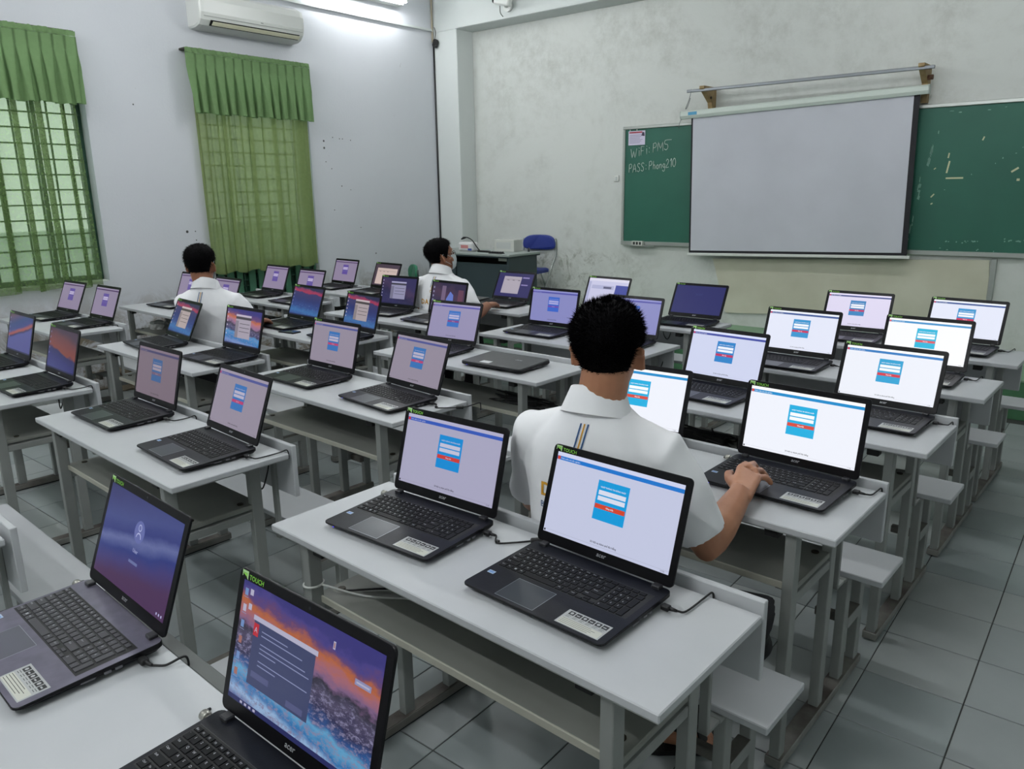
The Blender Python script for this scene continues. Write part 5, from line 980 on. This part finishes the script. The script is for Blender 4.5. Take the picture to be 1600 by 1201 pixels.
    # eyes
    for s in (-1, 1):
        e = MB(); e.loft([[hp(s*.031+.0115*sin(a)*cos(b), .0775+.0115*cos(a), .006+.0115*sin(a)*sin(b)) for b in [2*pi*k/12 for k in range(12)]] for a in (0.02, .3, .6, 1.0, 1.5)], 0, True, False); eo = part('eye', e.mesh('eye', m_eye))
        e = MB(); e.add([hp(s*.031+.005*cos(b), .0892, .006+.005*sin(b)) for b in [2*pi*k/12 for k in range(12)]], [tuple(range(12))]); part('iris', e.mesh('iris', m_iris))
    # hair: shell over the skull that sinks into the skin along the hairline
    hm = MB(); rows, cols = 44, 72; g = []; spk = []
    def hl(th):   # hairline height by angle (0 = face, pi = nape)
        a = abs(th); 
        if a < .9: return .072-.01*a
        if a < 1.35: return .063-(a-.9)/.45*.085
        if a < 1.75: return -.022+(a-1.35)/.4*.050
        if a < 2.1: return .028-(a-1.75)/.35*(.028-nape*.7)
        return nape*.7+(nape*.3)*min(1, (a-2.1)/.6)
    for i in range(rows+1):
        z = -.10+.218*(i/rows); z = min(z, .1178); row = []; _, cy, rx, ry = headat(z)
        for k in range(cols):
            th = 2*pi*k/cols; th = th-2*pi if th > pi else th; m = (z-hl(th))/.022; m = max(-1, min(1, m))
            tp = .30+.70*max(0, min(1, (z+.055)/.115)); lift = hair*tp*(max(0, m)**.6)*(1+.25*max(0, z/.118))-(.006 if m <= 0 else 0)
            n = Vector((sin(th)/rx, cos(th)/ry, .0)); n.normalize(); up = max(0, (z-.05)/.068)**2
            n = (n*(1-up)+Vector((0, 0, 1))*up).normalized(); q = Vector((rx*sin(th), cy+ry*cos(th), z))+n*(lift+(.0015*NZ.noise(Vector((th*6, z*90, 1))) if m > 0 else 0))
            row.append(hp(*q)); 
            if m > .15: spk.append((q, n, m))
        g.append(row)
    hm.loft(g)
    rnd = random.Random(int(bx*100)+7); ns, ln = (11000, .014) if style == 'spiky' else (2600, .010)
    for _ in range(ns):
        q, n, m = rnd.choice(spk); q = q+Vector((rnd.gauss(0, .003), rnd.gauss(0, .003), rnd.uniform(-.0035, .0035)))-n*.0015
        if style == 'spiky': dr = (n*1.0+Vector((rnd.gauss(0, .14), rnd.gauss(0, .14), rnd.gauss(.12, .14)))).normalized(); L = ln*rnd.uniform(.5, 1.15)*(.45+.55*m)*(.25+.75*max(0, min(1, (q.z+.06)/.11)))
        else: dr = (n*.35+Vector((rnd.gauss(0, .2)+.25*math.copysign(1, q.x), rnd.gauss(-.1, .2)-(.5 if q.y < 0 else -.5)*(1 if q.z > .06 else 0), -.9 if q.z < .08 else -.2))).normalized(); L = ln*rnd.uniform(.8, 1.7)
        s1 = dr.cross(Vector((.3, .5, .8))).normalized()*.0009; s2 = dr.cross(s1).normalized()*.0009; q0 = q-dr*.004
        hm.add([hp(*(q0+s1)), hp(*(q0-s1*.5+s2)), hp(*(q0-s1*.5-s2)), hp(*(q+dr*L))], [(0, 1, 3), (1, 2, 3), (2, 0, 3)], 0, False)
    o = part('hair', hm.mesh('hair', m_hair))
    if mask:
        mk = MB(); mk.loft([[hp(q*math.sin(a)*.070*w, .034+.078*math.cos(a)*w2, z) for a in [-1.25+2.5*k/14 for k in range(15)] for q in (1,)] for z, w, w2 in ((-.002, .92, 1.01), (-.02, .97, 1.05), (-.045, .97, 1.05), (-.07, .91, .98), (-.098, .78, .84), (-.112, .55, .62))], 0, True, False, False)
        mo = part('face_mask', mk.mesh('face_mask', m_mask))
        for s in (-1, 1): part('mask_loop', MB().tube(spline([hp(s*.066, .052, -.01), hp(s*.082, .010, .022), hp(s*.088, -.014, .012), hp(s*.084, -.006, -.022), hp(s*.064, .048, -.070)], 4), .0016, 5).mesh('mask_loop', m_mask))
    if glasses:
        for s in (-1, 1):
            part('glasses_rim', MB().tube([hp(s*.033+.023*cos(a), .100, .004+.016*sin(a)) for a in [2*pi*k/16 for k in range(17)]], .0016, 5).mesh('glasses_rim', m_rubber))
            part('glasses_arm', MB().tube([hp(s*.056, .098, .008), hp(s*.078, .05, .012), hp(s*.084, -.012, .010)], .0017, 5).mesh('glasses_arm', m_rubber))
    if prints:   # printing on the back of the shirt: laid on its surface
        so = [c for c in t.children if c.name.startswith('polo_shirt')][0]; bv = BVHTree.FromPolygons([v.co for v in so.data.vertices], [pp.vertices for pp in so.data.polygons])
        def onback(x, z):
            o = spine(z)+r*x-f*.5; h = bv.ray_cast(o, f, .7); return (h[0]-f*.0022) if h[0] else (spine(z)+r*x-f*.12)
        z0 = sh_z
        def strip(x0, za, x1, zb, w, m):
            mb = MB(); n = 8; L = []; Rr = []
            for k in range(n+1):
                q = k/n; x, z = x0+(x1-x0)*q, za+(zb-za)*q; L.append(onback(x-w, z)); Rr.append(onback(x+w, z))
            mb.loft([L, Rr], 0, True, False, False); part('shirt_stripe', mb.mesh('shirt_stripe', m))
        strip(-.004, z0+.052, -.020, z0-.026, .0022, m_pb); strip(.006, z0+.052, -.012, z0-.045, .0020, m_po); strip(.016, z0+.052, .002, z0-.018, .0022, m_pb)
        def circ(x, z, rad, m):
            mb = MB(); rg = [[onback(x+q*cos(a), z+q*sin(a)) for a in [2*pi*k/16 for k in range(16)]] for q in (rad, rad*.66)]; mb.loft(rg, 0, True, False); part('shirt_ring', mb.mesh('shirt_ring', m))
        if prints == 2: circ(-.014, z0-.055, .010, m_po); circ(.016, z0-.082, .010, m_po); strip(.015, z0-.093, .010, z0-.15, .0026, m_rubber)
        def word(s, x, z, size, m, bold=.0):
            for ch, dx in s:
                vs, fs = textgeo(ch, size, 'LEFT', bold); part('shirt_letter', MB().add([onback(x+dx+vx, z+vy) for vx, vy, _ in vs], fs).mesh('shirt_letter', m))
        if prints == 2:
          word([(c, i*.041) for i, c in enumerate('DANATE')], -.112, z0-.150, .050, m_po, .0012); word([(c, i*.0125+(.002 if i > 1 else 0)) for i, c in enumerate('Bri')], -.112, z0-.183, .024, m_pb)
    return t
V = Vector
# the man at the front: right hand on the keyboard
_h = [[V(v) for v in c] for c in (((-.330, 1.000, .828), (-.338, 1.046, .823), (-.338, 1.070, .800), (-.336, 1.076, .786)), ((-.310, 1.005, .832), (-.318, 1.054, .826), (-.316, 1.080, .801), (-.312, 1.086, .786)), ((-.290, .998, .828), (-.290, 1.044, .815), (-.284, 1.066, .795), (-.279, 1.072, .784)), ((-.272, .982, .818), (-.262, 1.016, .810), (-.256, 1.030, .797), (-.253, 1.034, .787)), ((-.312, .925, .806), (-.350, .968, .800), (-.372, 1.008, .796), (-.380, 1.044, .787)))]
p1 = person('seated man with short spiky black hair and white printed polo, back to the camera', (-.53, .575, .50), -10, 1.0, -.015, (-.505, .570, 1.222), -20, -8,
       [((-.345, .595, .985), (-.262, .672, .728), (-.276, .892, .801), _h), ((-.712, .528, .985), (-.800, .62, .735), (-.74, .88, .800), hand_pts((-.74, .88, .800), (.15, 1, 0), (0, 0, 1), (1, -.1, 0), .45))],
       [((-.44, .62, .515), (-.145, .79, .505), (-.40, .755, .085), (-.31, .84, .03)), ((-.62, .60, .515), (-.70, .84, .505), (-.68, .86, .085), (-.69, .985, .03))], m_skin, .010, prints=2, voxel=.0042, sleeve=.86, style='spiky', nape=-.078)
p2 = person('seated man with glasses and face mask in a white polo, near the teacher desk', (-3.62, 2.93, .50), -10, .965, .0, (-3.635, 2.945, 1.155), 24, -12,
       [((-3.435, 2.965, .95), (-3.21, 2.865, .765), (-3.285, 3.075, .805), hand_pts((-3.285, 3.075, .805), (-.35, 1, -.02), (0, 0, 1), (-1, -.3, 0), .4)), ((-3.80, 2.90, .95), (-3.90, 2.98, .74), (-3.80, 3.20, .79), hand_pts((-3.80, 3.20, .79), (.1, 1, 0), (0, 0, 1), (1, 0, 0), .3))],
       [((-3.53, 2.99, .515), (-3.45, 3.12, .50), (-3.45, 3.03, .085), (-3.44, 3.16, .03)), ((-3.71, 2.98, .515), (-3.75, 3.12, .50), (-3.74, 3.03, .085), (-3.74, 3.16, .03))], m_skin2, .015, True, True, 2, .006, .80, 'smooth', -.07)
p3 = person('seated man in a white polo near the windows, head turned to the olive curtain', (-4.09, 1.355, .50), -35, .985, -.02, (-4.105, 1.33, 1.195), -42, -6,
       [((-3.945, 1.455, .965), (-3.865, 1.53, .785), (-4.04, 1.625, .812), hand_pts((-4.04, 1.625, .812), (-.35, 1, -.15), (0, 0, 1), (-1, -.3, 0), .4)), ((-4.235, 1.26, .965), (-4.34, 1.40, .77), (-4.22, 1.60, .805), hand_pts((-4.22, 1.60, .805), (.3, 1, -.1), (0, 0, 1), (1, -.3, 0), .4))],
       [((-4.02, 1.37, .515), (-3.94, 1.53, .50), (-3.92, 1.42, .085), (-3.94, 1.54, .03)), ((-4.18, 1.33, .515), (-4.27, 1.53, .50), (-4.24, 1.42, .085), (-4.27, 1.54, .03))], m_skin2, .013, True, False, 1, .006, .82, 'smooth', -.07)
